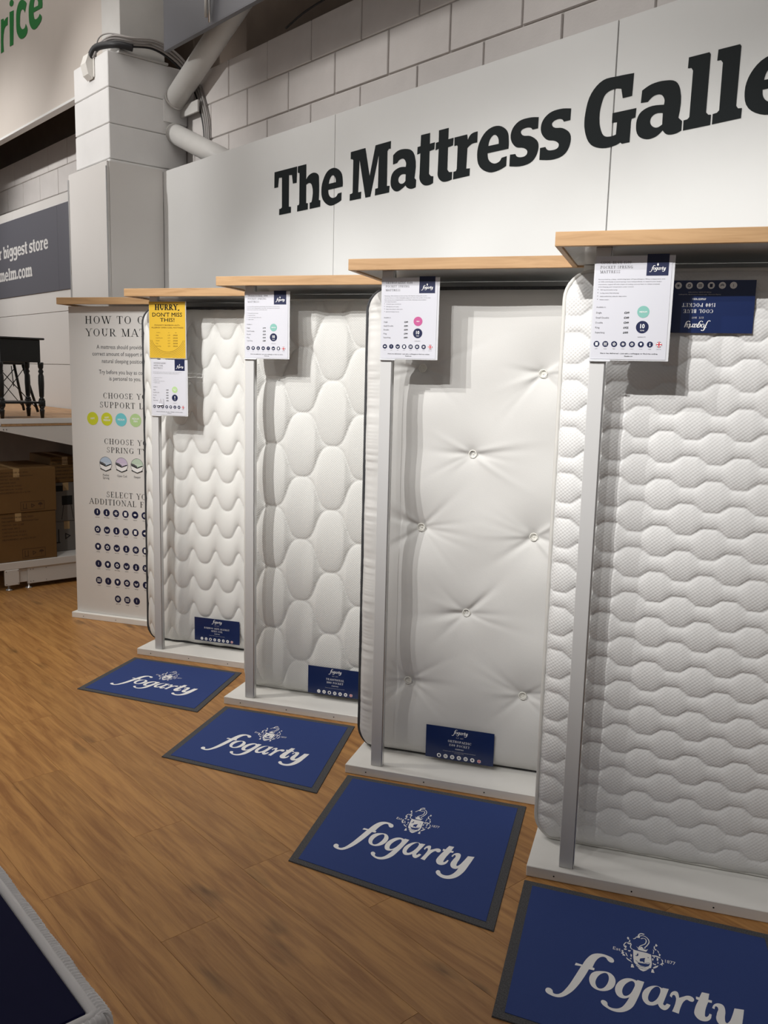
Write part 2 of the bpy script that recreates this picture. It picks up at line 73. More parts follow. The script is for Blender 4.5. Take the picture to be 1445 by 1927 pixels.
LOGO=[[[(0.229,0.5626),(0.2326,0.5439),(0.2586,0.545),(0.2619,0.5312),(0.2654,0.5176),(0.2693,0.5043),(0.2737,0.4916),(0.2784,0.4798),(0.2834,0.4685),(0.2889,0.4581),(0.295,0.4492),(0.3016,0.4424),(0.3085,0.4372),(0.3156,0.4334),(0.3228,0.4307),(0.3312,0.4287),(0.3397,0.4283),(0.3481,0.4292),(0.3563,0.4314),(0.3623,0.4333),(0.3684,0.4357),(0.3739,0.4398),(0.3782,0.4469),(0.3795,0.451),(0.3803,0.4558),(0.3804,0.4608),(0.3796,0.4653),(0.377,0.4703),(0.3735,0.4731),(0.3696,0.4744),(0.3658,0.4744),(0.3631,0.4734),(0.3604,0.4711),(0.358,0.4681),(0.3556,0.4649),(0.3535,0.461),(0.3516,0.4565),(0.3497,0.4523),(0.3473,0.4494),(0.3438,0.4475),(0.3401,0.4471),(0.3364,0.4478),(0.3328,0.4498),(0.3275,0.4547),(0.3226,0.4615),(0.3182,0.4696),(0.3143,0.4784),(0.3091,0.4935),(0.3049,0.5098),(0.3015,0.5268),(0.2983,0.5442),(0.3069,0.547),(0.3049,0.5624),(0.2853,0.5644),(0.2814,0.5803),(0.2776,0.5962),(0.2737,0.6118),(0.2696,0.6273),(0.2652,0.6434),(0.2607,0.6594),(0.256,0.6752),(0.2511,0.6904),(0.2451,0.7078),(0.2389,0.7247),(0.2323,0.741),(0.225,0.756),(0.217,0.7706),(0.2085,0.7843),(0.1994,0.7961),(0.1896,0.805),(0.1809,0.8096),(0.1718,0.8118),(0.1626,0.8118),(0.1536,0.8099),(0.1475,0.808),(0.1413,0.8051),(0.1358,0.8003),(0.1318,0.7924),(0.1311,0.7881),(0.1311,0.7832),(0.1317,0.7784),(0.133,0.7742),(0.1352,0.7702),(0.138,0.7675),(0.1411,0.766),(0.1443,0.7654),(0.1476,0.7659),(0.1509,0.7676),(0.154,0.7703),(0.1568,0.7739),(0.1582,0.778),(0.159,0.783),(0.1599,0.7878),(0.1616,0.7911),(0.1668,0.7938),(0.1725,0.7931),(0.1782,0.7901),(0.1834,0.7855),(0.1914,0.7744),(0.1982,0.7601),(0.2042,0.744),(0.2099,0.7277),(0.2157,0.7097),(0.221,0.6907),(0.2259,0.6714),(0.2308,0.6519),(0.2367,0.6289),(0.2425,0.6056),(0.2483,0.5821),(0.254,0.5584)]],
[[(0.2888,0.6269),(0.2896,0.6151),(0.2915,0.6034),(0.2945,0.5924),(0.2985,0.5829),(0.3059,0.5717),(0.3145,0.5636),(0.3237,0.5579),(0.333,0.5536),(0.3423,0.55),(0.3517,0.5479),(0.361,0.5483),(0.3697,0.5523),(0.3754,0.5575),(0.3806,0.5647),(0.3848,0.5738),(0.3876,0.5844),(0.3887,0.5963),(0.3883,0.609),(0.3866,0.6215),(0.384,0.6331),(0.3792,0.6462),(0.3732,0.6575),(0.3663,0.667),(0.3591,0.6749),(0.3506,0.6816),(0.3418,0.6862),(0.3329,0.6885),(0.324,0.6885),(0.3169,0.6868),(0.31,0.6835),(0.3036,0.678),(0.298,0.6702),(0.2942,0.6612),(0.2913,0.6506),(0.2894,0.6389)],[(0.3136,0.6478),(0.3131,0.6386),(0.3138,0.6291),(0.3153,0.6197),(0.3173,0.6107),(0.3205,0.5994),(0.3245,0.5889),(0.3292,0.5795),(0.3344,0.5714),(0.339,0.5658),(0.3439,0.5611),(0.349,0.5585),(0.3539,0.5591),(0.3569,0.562),(0.3594,0.5669),(0.3612,0.5729),(0.3624,0.5793),(0.3632,0.5904),(0.3626,0.6019),(0.3612,0.6133),(0.3591,0.6243),(0.356,0.6364),(0.3522,0.648),(0.3476,0.6583),(0.3423,0.6666),(0.3382,0.671),(0.3337,0.6741),(0.3291,0.6754),(0.3247,0.6742),(0.3208,0.6702),(0.3176,0.6639),(0.3151,0.6562)]],
[[(0.4718,0.5465),(0.4967,0.5476),(0.4948,0.5577),(0.4929,0.5678),(0.491,0.5778),(0.489,0.5877),(0.4846,0.6094),(0.4801,0.6308),(0.4754,0.652),(0.4703,0.6727),(0.4661,0.6897),(0.4617,0.7067),(0.4568,0.7228),(0.4509,0.7376),(0.4445,0.7497),(0.4375,0.7603),(0.4301,0.7696),(0.4223,0.7776),(0.415,0.7835),(0.4074,0.788),(0.3998,0.7912),(0.3921,0.7929),(0.3839,0.7931),(0.3757,0.7918),(0.3677,0.7889),(0.3599,0.7846),(0.3536,0.7807),(0.3473,0.7761),(0.3419,0.7696),(0.3381,0.7603),(0.3377,0.7574),(0.3377,0.7543),(0.3382,0.7512),(0.3391,0.7485),(0.3414,0.745),(0.3443,0.7429),(0.3475,0.7421),(0.3505,0.7421),(0.3535,0.743),(0.3564,0.7449),(0.3591,0.7479),(0.3612,0.7518),(0.362,0.7557),(0.3622,0.7602),(0.3623,0.7647),(0.3633,0.7682),(0.3692,0.7741),(0.3761,0.7761),(0.3834,0.7755),(0.3906,0.7735),(0.3965,0.7708),(0.4022,0.7665),(0.4077,0.7609),(0.4128,0.7542),(0.4177,0.7456),(0.422,0.7358),(0.4259,0.7253),(0.4297,0.7146),(0.4328,0.7053),(0.4356,0.6958),(0.4383,0.6861),(0.4409,0.6763),(0.4359,0.6822),(0.4309,0.6875),(0.4257,0.6917),(0.4204,0.6943),(0.4146,0.6955),(0.4087,0.6953),(0.4031,0.6932),(0.3981,0.6887),(0.3942,0.6823),(0.3911,0.6742),(0.3888,0.6648),(0.3876,0.6548),(0.3876,0.6432),(0.3889,0.6314),(0.3913,0.6199),(0.3943,0.6091),(0.3993,0.5957),(0.4054,0.5838),(0.4121,0.5733),(0.4194,0.5644),(0.4258,0.5582),(0.4326,0.5537),(0.4396,0.5505),(0.4466,0.5487),(0.4521,0.5485),(0.4575,0.5495),(0.4629,0.5513),(0.4682,0.5536)],[(0.4144,0.6548),(0.4143,0.6456),(0.4152,0.6361),(0.4169,0.6268),(0.419,0.6179),(0.4225,0.6069),(0.4266,0.5967),(0.4313,0.5874),(0.4365,0.5791),(0.4405,0.5734),(0.4447,0.5682),(0.4491,0.5646),(0.4536,0.5639),(0.4561,0.5652),(0.4583,0.568),(0.4601,0.5718),(0.4612,0.5763),(0.4615,0.5866),(0.46,0.5972),(0.4576,0.6078),(0.455,0.6179),(0.4517,0.6307),(0.4479,0.643),(0.4434,0.6543),(0.4381,0.6638),(0.4341,0.669),(0.4297,0.6733),(0.4253,0.6757),(0.421,0.675),(0.4184,0.6719),(0.4165,0.667),(0.4152,0.661)]],
[[(0.5653,0.5532),(0.588,0.5504),(0.5634,0.6566),(0.5642,0.6595),(0.5651,0.6621),(0.5662,0.6639),(0.5676,0.6645),(0.5702,0.6631),(0.5725,0.6596),(0.5746,0.6548),(0.5767,0.6493),(0.5824,0.6483),(0.5903,0.6509),(0.5888,0.6567),(0.5873,0.6623),(0.5855,0.6676),(0.5835,0.6726),(0.5803,0.6792),(0.5768,0.6853),(0.573,0.6904),(0.569,0.6938),(0.5649,0.695),(0.5608,0.6945),(0.5569,0.6926),(0.5533,0.6894),(0.5505,0.6852),(0.5482,0.6798),(0.5462,0.6736),(0.5444,0.667),(0.54,0.6728),(0.5354,0.6782),(0.5308,0.6829),(0.526,0.6863),(0.5201,0.6892),(0.5141,0.6911),(0.5082,0.6912),(0.5027,0.6889),(0.4981,0.6844),(0.494,0.678),(0.4908,0.6701),(0.4885,0.661),(0.4875,0.6507),(0.4876,0.6397),(0.4887,0.6286),(0.4908,0.6179),(0.4947,0.605),(0.4998,0.5933),(0.5058,0.5829),(0.5121,0.5739),(0.5193,0.5656),(0.5269,0.5589),(0.5348,0.5541),(0.5427,0.5513),(0.548,0.5511),(0.5533,0.5525),(0.5584,0.5549),(0.5636,0.5579)],[(0.5098,0.6556),(0.5093,0.6459),(0.5102,0.6357),(0.5121,0.6254),(0.5143,0.6154),(0.5177,0.6027),(0.5217,0.5905),(0.5263,0.5792),(0.5317,0.5693),(0.5356,0.5634),(0.5399,0.5583),(0.5443,0.5549),(0.5488,0.5542),(0.5512,0.5555),(0.5533,0.5583),(0.555,0.5621),(0.5561,0.5665),(0.5565,0.5764),(0.5555,0.5868),(0.5536,0.5972),(0.5513,0.6071),(0.5479,0.6198),(0.5439,0.6319),(0.5393,0.643),(0.534,0.6527),(0.5301,0.6585),(0.5259,0.6635),(0.5215,0.6668),(0.5171,0.6676),(0.5148,0.6663),(0.5126,0.6636),(0.5109,0.6599)]],
[[(0.5899,0.5943),(0.5908,0.5886),(0.5919,0.5831),(0.5932,0.5778),(0.5949,0.5729),(0.5976,0.567),(0.6008,0.5617),(0.6042,0.5574),(0.6078,0.5542),(0.6109,0.5526),(0.614,0.5519),(0.617,0.5525),(0.6196,0.5546),(0.6212,0.5579),(0.6222,0.5623),(0.6228,0.5672),(0.6233,0.5721),(0.6237,0.5764),(0.6237,0.5807),(0.6237,0.5852),(0.6236,0.5896),(0.6271,0.5861),(0.6307,0.5826),(0.6343,0.5792),(0.6379,0.5758),(0.6421,0.5717),(0.6463,0.5674),(0.6505,0.5636),(0.6548,0.5608),(0.6588,0.5592),(0.6627,0.5582),(0.6666,0.5582),(0.6703,0.5595),(0.6729,0.5612),(0.6753,0.5635),(0.6772,0.5668),(0.6784,0.5712),(0.6784,0.5755),(0.6778,0.58),(0.6766,0.5843),(0.675,0.5878),(0.6724,0.5908),(0.6695,0.5923),(0.6665,0.5927),(0.6636,0.5928),(0.6606,0.5918),(0.6577,0.5897),(0.6548,0.5879),(0.6518,0.588),(0.6482,0.591),(0.6449,0.5956),(0.6418,0.6012),(0.6389,0.6072),(0.6353,0.6163),(0.6321,0.626),(0.6294,0.6361),(0.6268,0.6463),(0.6242,0.6573),(0.622,0.6685),(0.62,0.6797),(0.6181,0.691),(0.5945,0.6879),(0.5991,0.6712),(0.6034,0.6544),(0.6073,0.6372),(0.6103,0.6196),(0.6113,0.6127),(0.6121,0.6057),(0.6125,0.5988),(0.612,0.5923),(0.6111,0.588),(0.6099,0.5841),(0.6082,0.5811),(0.6061,0.5796),(0.6045,0.5799),(0.6029,0.5814),(0.6014,0.5835),(0.6001,0.586),(0.5989,0.5893),(0.5981,0.593),(0.5976,0.597),(0.5972,0.601)]],
[[(0.7105,0.5113),(0.7375,0.5085),(0.7309,0.549),(0.7442,0.5485),(0.7421,0.5642),(0.7291,0.5657),(0.7235,0.5853),(0.7185,0.6052),(0.7144,0.6256),(0.7119,0.6468),(0.7115,0.6508),(0.7111,0.655),(0.7113,0.6589),(0.7125,0.6617),(0.7149,0.6628),(0.7173,0.6611),(0.7196,0.6581),(0.7216,0.6549),(0.7237,0.651),(0.7254,0.6465),(0.7268,0.6415),(0.7282,0.6363),(0.7358,0.6374),(0.7348,0.6456),(0.7336,0.6536),(0.732,0.6611),(0.7297,0.6678),(0.7259,0.6753),(0.7214,0.6818),(0.7164,0.6869),(0.711,0.6907),(0.7052,0.6931),(0.6991,0.6943),(0.6929,0.6936),(0.6869,0.6903),(0.6829,0.6862),(0.6793,0.6806),(0.6763,0.6738),(0.6744,0.6665),(0.6736,0.6567),(0.6745,0.6471),(0.6762,0.6376),(0.6781,0.6284),(0.6814,0.613),(0.6855,0.5982),(0.69,0.5838),(0.6948,0.5695),(0.6859,0.5666),(0.6867,0.5502),(0.6988,0.5505)]],
[[(0.7408,0.596),(0.7424,0.5892),(0.7442,0.5826),(0.7463,0.5765),(0.7488,0.5712),(0.7527,0.5653),(0.757,0.5605),(0.7617,0.5569),(0.7666,0.5548),(0.771,0.554),(0.7755,0.5542),(0.7798,0.5562),(0.7835,0.5606),(0.7859,0.5674),(0.7869,0.5755),(0.7872,0.5841),(0.7871,0.5923),(0.7862,0.6047),(0.7843,0.6166),(0.7823,0.6284),(0.7813,0.6406),(0.781,0.647),(0.7809,0.6539),(0.7815,0.6599),(0.7835,0.6641),(0.7863,0.6648),(0.7891,0.6622),(0.7918,0.6579),(0.7941,0.6536),(0.7986,0.6443),(0.8023,0.6337),(0.8056,0.6225),(0.8088,0.6112),(0.8123,0.5986),(0.8156,0.5856),(0.8188,0.5724),(0.8219,0.5591),(0.856,0.5515),(0.853,0.5695),(0.85,0.5873),(0.8469,0.605),(0.8437,0.6224),(0.8399,0.6435),(0.8361,0.6645),(0.8319,0.6848),(0.8266,0.7038),(0.821,0.7193),(0.8148,0.7339),(0.8078,0.7471),(0.8001,0.7587),(0.7912,0.769),(0.7816,0.7774),(0.7715,0.784),(0.761,0.7885),(0.7509,0.7909),(0.7404,0.7915),(0.7298,0.7899),(0.7193,0.7858),(0.7123,0.782),(0.7052,0.7771),(0.6991,0.7701),(0.6951,0.7603),(0.6948,0.7555),(0.6956,0.7509),(0.6972,0.7467),(0.6992,0.7435),(0.702,0.741),(0.7052,0.7399),(0.7086,0.7401),(0.7119,0.7415),(0.7149,0.7451),(0.7174,0.7504),(0.7199,0.7559),(0.7228,0.7599),(0.729,0.7639),(0.7355,0.7658),(0.742,0.7662),(0.7483,0.7652),(0.7549,0.7628),(0.7612,0.7589),(0.7671,0.7537),(0.7726,0.7473),(0.7777,0.7393),(0.7823,0.73),(0.7864,0.7199),(0.79,0.7092),(0.7921,0.702),(0.7938,0.6944),(0.7952,0.6866),(0.7966,0.6786),(0.793,0.6832),(0.7894,0.6873),(0.7856,0.6905),(0.7816,0.6925),(0.7761,0.6934),(0.7705,0.6931),(0.7649,0.6909),(0.7598,0.6865),(0.7565,0.6818),(0.7538,0.6758),(0.7517,0.669),(0.7504,0.6618),(0.7503,0.6507),(0.7518,0.6399),(0.754,0.6293),(0.756,0.6187),(0.7581,0.6103),(0.7608,0.602),(0.7626,0.5936),(0.7622,0.5849),(0.7611,0.5819),(0.7594,0.5795),(0.7574,0.5781),(0.7555,0.5781),(0.7529,0.5807),(0.7512,0.5856),(0.7501,0.5918),(0.7493,0.5988)]]]
CREST=[[(0.4551,0.3339),(0.4626,0.3366),(0.4748,0.3368),(0.4859,0.3366),(0.4969,0.3364),(0.5102,0.3361),(0.5276,0.3404),(0.5262,0.3396),(0.5283,0.4073),(0.5241,0.4375),(0.52,0.4414),(0.5072,0.4447),(0.4811,0.445),(0.4655,0.4395),(0.4582,0.4286),(0.4557,0.3943),(0.4554,0.3541)],
[(0.4657,0.4438),(0.4813,0.4484),(0.4986,0.4471),(0.5115,0.4442),(0.518,0.4444),(0.512,0.4535),(0.4948,0.4574),(0.4774,0.4562),(0.4672,0.4501)],
[(0.4716,0.4578),(0.4907,0.4605),(0.511,0.4561),(0.502,0.4686),(0.4937,0.4765),(0.4827,0.4726)],
[(0.4673,0.3037),(0.4762,0.3136),(0.4777,0.3123),(0.4792,0.3108),(0.4806,0.3093),(0.482,0.3075),(0.4831,0.3059),(0.4841,0.3041),(0.4851,0.3022),(0.4861,0.3003),(0.4909,0.2983),(0.4953,0.3055),(0.4984,0.3141),(0.5057,0.3146),(0.5152,0.3051),(0.5094,0.3221),(0.5076,0.3283),(0.4944,0.3294),(0.4743,0.328),(0.4757,0.3206)],
[(0.4297,0.2576),(0.4335,0.2466),(0.4389,0.2536),(0.4382,0.2665),(0.4331,0.2677)],
[(0.4383,0.2678),(0.444,0.27),(0.4427,0.2844),(0.4384,0.2885),(0.4339,0.2882),(0.4401,0.2795)],
[(0.446,0.471),(0.4483,0.446),(0.4536,0.4428),(0.4594,0.4665)],
[(0.5474,0.2477),(0.5546,0.2597),(0.5489,0.2699),(0.5438,0.2657)],
[(0.539,0.2709),(0.5434,0.2713),(0.5419,0.2856),(0.5501,0.2957),(0.5437,0.3007),(0.5375,0.2875)],
[(0.524,0.4691),(0.5271,0.4449),(0.533,0.4423),(0.5368,0.4666)],
[(0.4655,0.2331),(0.474,0.2248),(0.4746,0.2152),(0.4759,0.2113),(0.4773,0.2075),(0.4788,0.204),(0.4806,0.201),(0.4831,0.1976),(0.4857,0.1949),(0.4885,0.1929),(0.4913,0.1917),(0.4944,0.1914),(0.4974,0.1921),(0.5003,0.1934),(0.5033,0.1951),(0.5021,0.1965),(0.501,0.1979),(0.4998,0.1991),(0.4986,0.1999),(0.4957,0.2004),(0.4929,0.1998),(0.4901,0.1994),(0.4873,0.2004),(0.4853,0.2026),(0.4834,0.2056),(0.4817,0.2091),(0.4801,0.2129),(0.4827,0.2188),(0.4825,0.2352),(0.4779,0.2348),(0.4668,0.2372)],
[(0.4295,0.29),(0.4389,0.2953),(0.4462,0.2875),(0.448,0.2974),(0.4405,0.3037),(0.4325,0.3012)],
[(0.4213,0.3188),(0.4294,0.3222),(0.4271,0.3391),(0.4222,0.3321)],
[(0.4185,0.345),(0.4308,0.3443),(0.4269,0.3528),(0.4191,0.3538)],
[(0.4095,0.3602),(0.4163,0.3618),(0.4149,0.3737),(0.4204,0.3735),(0.4156,0.3846),(0.4227,0.3905),(0.4243,0.3988),(0.4122,0.3995),(0.4148,0.3894),(0.4068,0.3861),(0.4116,0.3751)],
[(0.4281,0.406),(0.4353,0.4141),(0.4446,0.4212),(0.4521,0.4356),(0.4451,0.4298),(0.436,0.4248),(0.4293,0.4167)],
[(0.4345,0.3495),(0.4465,0.3466),(0.4428,0.3573),(0.4361,0.3578)],
[(0.4237,0.3722),(0.4283,0.3747),(0.4343,0.3989),(0.4284,0.3926)],
[(0.4448,0.3721),(0.4507,0.3785),(0.4486,0.3973),(0.4448,0.39)],
[(0.4415,0.407),(0.4489,0.4016),(0.4474,0.4133)],
[(0.5346,0.2955),(0.5395,0.3047),(0.5363,0.3308),(0.5336,0.3297),(0.5364,0.3105)],
[(0.5511,0.293),(0.5582,0.3058),(0.5565,0.3155),(0.5526,0.3036)],
[(0.5575,0.315),(0.5649,0.3231),(0.5597,0.3387),(0.5571,0.3287)],
[(0.5292,0.3428),(0.5476,0.3372),(0.5632,0.3439),(0.5613,0.3513),(0.5459,0.3468),(0.5307,0.3511)],
[(0.5647,0.3521),(0.5727,0.3619),(0.5711,0.3758),(0.5759,0.3869),(0.5695,0.3875),(0.569,0.403),(0.5643,0.3941),(0.5581,0.4011),(0.563,0.3881),(0.5681,0.3815),(0.5686,0.3681)],
[(0.5315,0.4321),(0.5405,0.4174),(0.554,0.4051),(0.5493,0.4202),(0.5422,0.4297),(0.5339,0.4376)],
[(0.5313,0.362),(0.536,0.3688),(0.5323,0.3836),(0.5298,0.3759)],
[(0.5482,0.3503),(0.555,0.3562),(0.5526,0.3749),(0.5481,0.3724)],
[(0.5516,0.3776),(0.5555,0.3913),(0.5491,0.394)],
[(0.5319,0.397),(0.5398,0.4024),(0.545,0.398),(0.5423,0.4101),(0.5335,0.4073)],
[(0.5351,0.3514),(0.5418,0.353),(0.5378,0.3614)]]
CREST_DARK=[[(0.465,0.359),(0.4664,0.3611),(0.4679,0.3627),(0.4693,0.3636),(0.4708,0.3633),(0.4717,0.3616),(0.4722,0.359),(0.4728,0.3565),(0.4737,0.3553),(0.4745,0.3558),(0.4751,0.3573),(0.4755,0.3592),(0.4758,0.3611),(0.476,0.3638),(0.476,0.3665),(0.4757,0.3693),(0.4751,0.3717),(0.474,0.3743),(0.4726,0.3763),(0.4711,0.3777),(0.4695,0.3786),(0.4677,0.3789),(0.4658,0.3787),(0.4643,0.3776),(0.4638,0.3752),(0.4647,0.3735),(0.4666,0.3734),(0.4686,0.3734),(0.4698,0.3717),(0.4699,0.368),(0.4689,0.3648),(0.4671,0.3618)],
[(0.4833,0.3891),(0.495,0.381),(0.5024,0.3765),(0.5,0.393),(0.4991,0.4155),(0.4921,0.4075),(0.4824,0.4116),(0.4803,0.4015)],
[(0.471,0.4231),(0.4841,0.4219),(0.5014,0.4188),(0.5143,0.4155),(0.5225,0.4054),(0.5151,0.4305),(0.5026,0.441),(0.4852,0.4411),(0.4761,0.4349)],
[(0.5116,0.3637),(0.5145,0.3691),(0.517,0.3627),(0.5164,0.3705),(0.5132,0.3732)],
[(0.4625,0.4091),(0.4705,0.4145),(0.4753,0.4212),(0.4674,0.4167)],
[(0.5012,0.4146),(0.5202,0.4029),(0.5203,0.4055),(0.5024,0.4175)]]
CREST_LINE=[[(0.4816,0.2192),(0.4839,0.2172),(0.4872,0.2143),(0.491,0.2115),(0.4946,0.21),(0.4981,0.2099),(0.5017,0.2108),(0.5052,0.2125),(0.5083,0.2149),(0.5113,0.2181),(0.514,0.2221),(0.5164,0.2267),(0.5181,0.2316),(0.5193,0.2367),(0.5199,0.2421),(0.52,0.2479),(0.5193,0.2542),(0.5175,0.2614),(0.5149,0.2695),(0.512,0.2772),(0.5096,0.2834),(0.5078,0.2876),(0.5061,0.2903),(0.5047,0.2926),(0.5036,0.2951),(0.5028,0.2984),(0.5024,0.3019),(0.5022,0.305),(0.502,0.3071)],
[(0.4871,0.2378),(0.4886,0.2361),(0.4908,0.2337),(0.4933,0.2312),(0.4956,0.2296),(0.498,0.2288),(0.5004,0.2286),(0.5027,0.229),(0.5046,0.2304),(0.5062,0.2328),(0.5076,0.2361),(0.5085,0.2401),(0.5088,0.2448),(0.5083,0.2506),(0.5072,0.2573),(0.5055,0.2641),(0.5034,0.2701),(0.5004,0.2751),(0.4968,0.2795),(0.493,0.2835),(0.4898,0.2873),(0.4873,0.2908),(0.4851,0.2939),(0.4832,0.2969),(0.4816,0.2999),(0.4804,0.3034),(0.4795,0.3071),(0.4788,0.3104),(0.4783,0.3127)],
[(0.4658,0.239),(0.4652,0.2408),(0.4642,0.2435),(0.4631,0.2464),(0.4619,0.2486),(0.4603,0.25),(0.4583,0.251),(0.4566,0.2517),(0.4553,0.2523)],
[(0.448,0.2982),(0.4474,0.301),(0.4464,0.3049),(0.4455,0.3093),(0.4449,0.3133),(0.4446,0.3168),(0.4445,0.3203),(0.4446,0.3236),(0.4453,0.3268),(0.4468,0.3299),(0.449,0.3329),(0.4512,0.3354),(0.4526,0.3373)],
[(0.4275,0.2932),(0.4261,0.2958),(0.4242,0.2995),(0.4221,0.3037),(0.4206,0.3076),(0.4194,0.3112),(0.4184,0.3148),(0.4179,0.3185),(0.4182,0.3224),(0.4196,0.3269),(0.4219,0.3319),(0.4244,0.3364),(0.426,0.3395)]]
RICE=[[[(-8.4637,4.6231),(-8.3975,4.6149),(-8.3858,4.5882),(-8.3757,4.5923),(-8.365,4.596),(-8.3529,4.599),(-8.3388,4.6011),(-8.3268,4.6016),(-8.3136,4.6014),(-8.2996,4.6007),(-8.2852,4.5997),(-8.2991,4.5372),(-8.3138,4.5385),(-8.3281,4.5395),(-8.3413,4.5398),(-8.3528,4.5391),(-8.3651,4.5366),(-8.3748,4.5328),(-8.3823,4.5281),(-8.3882,4.5229),(-8.4133,4.485),(-8.4243,4.4428),(-8.4258,4.3978),(-8.4226,4.3513),(-8.4994,4.3536)]],[[(-8.2407,4.6239),(-8.1373,4.6114),(-8.178,4.3479),(-8.2656,4.3536)]],[[(-8.2324,4.6909),(-8.2297,4.6963),(-8.2248,4.701),(-8.2174,4.7046),(-8.2069,4.7068),(-8.1997,4.7072),(-8.1913,4.707),(-8.182,4.7058),(-8.1724,4.7035),(-8.1613,4.6995),(-8.1513,4.6946),(-8.143,4.6894),(-8.137,4.6845),(-8.1319,4.6772),(-8.1313,4.6707),(-8.1343,4.6651),(-8.14,4.6606),(-8.1471,4.657),(-8.1566,4.6542),(-8.1688,4.6531),(-8.1842,4.6545),(-8.1948,4.6571),(-8.2055,4.6609),(-8.2153,4.6654),(-8.2232,4.6699),(-8.23,4.6758),(-8.233,4.6813),(-8.2334,4.6863)]],[[(-7.9416,4.6386),(-7.9216,4.6337),(-7.9016,4.6261),(-7.8825,4.6172),(-7.8652,4.6082),(-7.8534,4.6013),(-7.8437,4.5942),(-7.8353,4.5871),(-7.8276,4.5799),(-7.8778,4.5207),(-7.8812,4.527),(-7.8854,4.5333),(-7.8913,4.5397),(-7.8996,4.5464),(-7.9066,4.551),(-7.9148,4.5558),(-7.9239,4.56),(-7.9337,4.5629),(-7.9493,4.5639),(-7.96,4.5611),(-7.9676,4.5563),(-7.9739,4.5514),(-7.9855,4.5402),(-7.9919,4.5272),(-7.9951,4.5131),(-7.9969,4.4987),(-7.9999,4.4845),(-8.0024,4.4699),(-7.9997,4.4543),(-7.9872,4.4372),(-7.9779,4.4292),(-7.9658,4.4207),(-7.9513,4.4132),(-7.9347,4.4082),(-7.9057,4.4058),(-7.8868,4.4107),(-7.8746,4.4204),(-7.8658,4.4325),(-7.8508,4.4169),(-7.8381,4.4019),(-7.8299,4.3878),(-7.8285,4.3753),(-7.835,4.3624),(-7.8484,4.3516),(-7.8686,4.3434),(-7.8955,4.3385),(-7.9161,4.3373),(-7.94,4.3378),(-7.9658,4.3409),(-7.9919,4.3474),(-8.018,4.3585),(-8.038,4.3714),(-8.0532,4.385),(-8.0653,4.398),(-8.0828,4.4245),(-8.0894,4.4492),(-8.0896,4.4727),(-8.088,4.4956),(-8.0866,4.5275),(-8.0821,4.5587),(-8.07,4.5873),(-8.0457,4.6117),(-8.0289,4.6235),(-8.0085,4.6344),(-7.9806,4.6406)]],[[(-7.4899,4.4532),(-7.6791,4.4703),(-7.6802,4.4631),(-7.6807,4.4557),(-7.6799,4.448),(-7.6771,4.4399),(-7.6745,4.433),(-7.6714,4.4258),(-7.6653,4.4186),(-7.6538,4.4117),(-7.6424,4.4079),(-7.6302,4.4054),(-7.6182,4.4041),(-7.6077,4.4038),(-7.5869,4.4056),(-7.5713,4.4103),(-7.5592,4.4169),(-7.5488,4.4245),(-7.534,4.4152),(-7.5209,4.4061),(-7.5112,4.3975),(-7.5064,4.3897),(-7.5096,4.3746),(-7.5248,4.363),(-7.5478,4.3541),(-7.5747,4.3471),(-7.5984,4.3416),(-7.6254,4.3371),(-7.6566,4.3365),(-7.6926,4.3427),(-7.7163,4.3517),(-7.7353,4.3632),(-7.7504,4.3756),(-7.7624,4.3875),(-7.7807,4.4123),(-7.7883,4.4355),(-7.7899,4.4576),(-7.79,4.4792),(-7.7899,4.4991),(-7.7873,4.5185),(-7.7813,4.5368),(-7.7711,4.5536),(-7.7604,4.5668),(-7.7472,4.5791),(-7.7296,4.5895),(-7.7053,4.5966),(-7.6866,4.5995),(-7.665,4.6008),(-7.6407,4.5997),(-7.6138,4.595),(-7.5861,4.5866),(-7.5593,4.5758),(-7.5352,4.5637),(-7.5156,4.5514),(-7.4974,4.535),(-7.4879,4.5194),(-7.4837,4.5046),(-7.4812,4.4903),(-7.4806,4.4803),(-7.4823,4.4709),(-7.4857,4.462)],[(-7.6704,4.5029),(-7.5778,4.493),(-7.574,4.5017),(-7.5721,4.5108),(-7.574,4.5205),(-7.5816,4.5313),(-7.5887,4.538),(-7.5982,4.5452),(-7.6097,4.5516),(-7.6231,4.556),(-7.6396,4.557),(-7.6496,4.5532),(-7.6559,4.5468),(-7.6612,4.5406),(-7.6672,4.5324),(-7.6701,4.5232),(-7.6708,4.5132)]]]
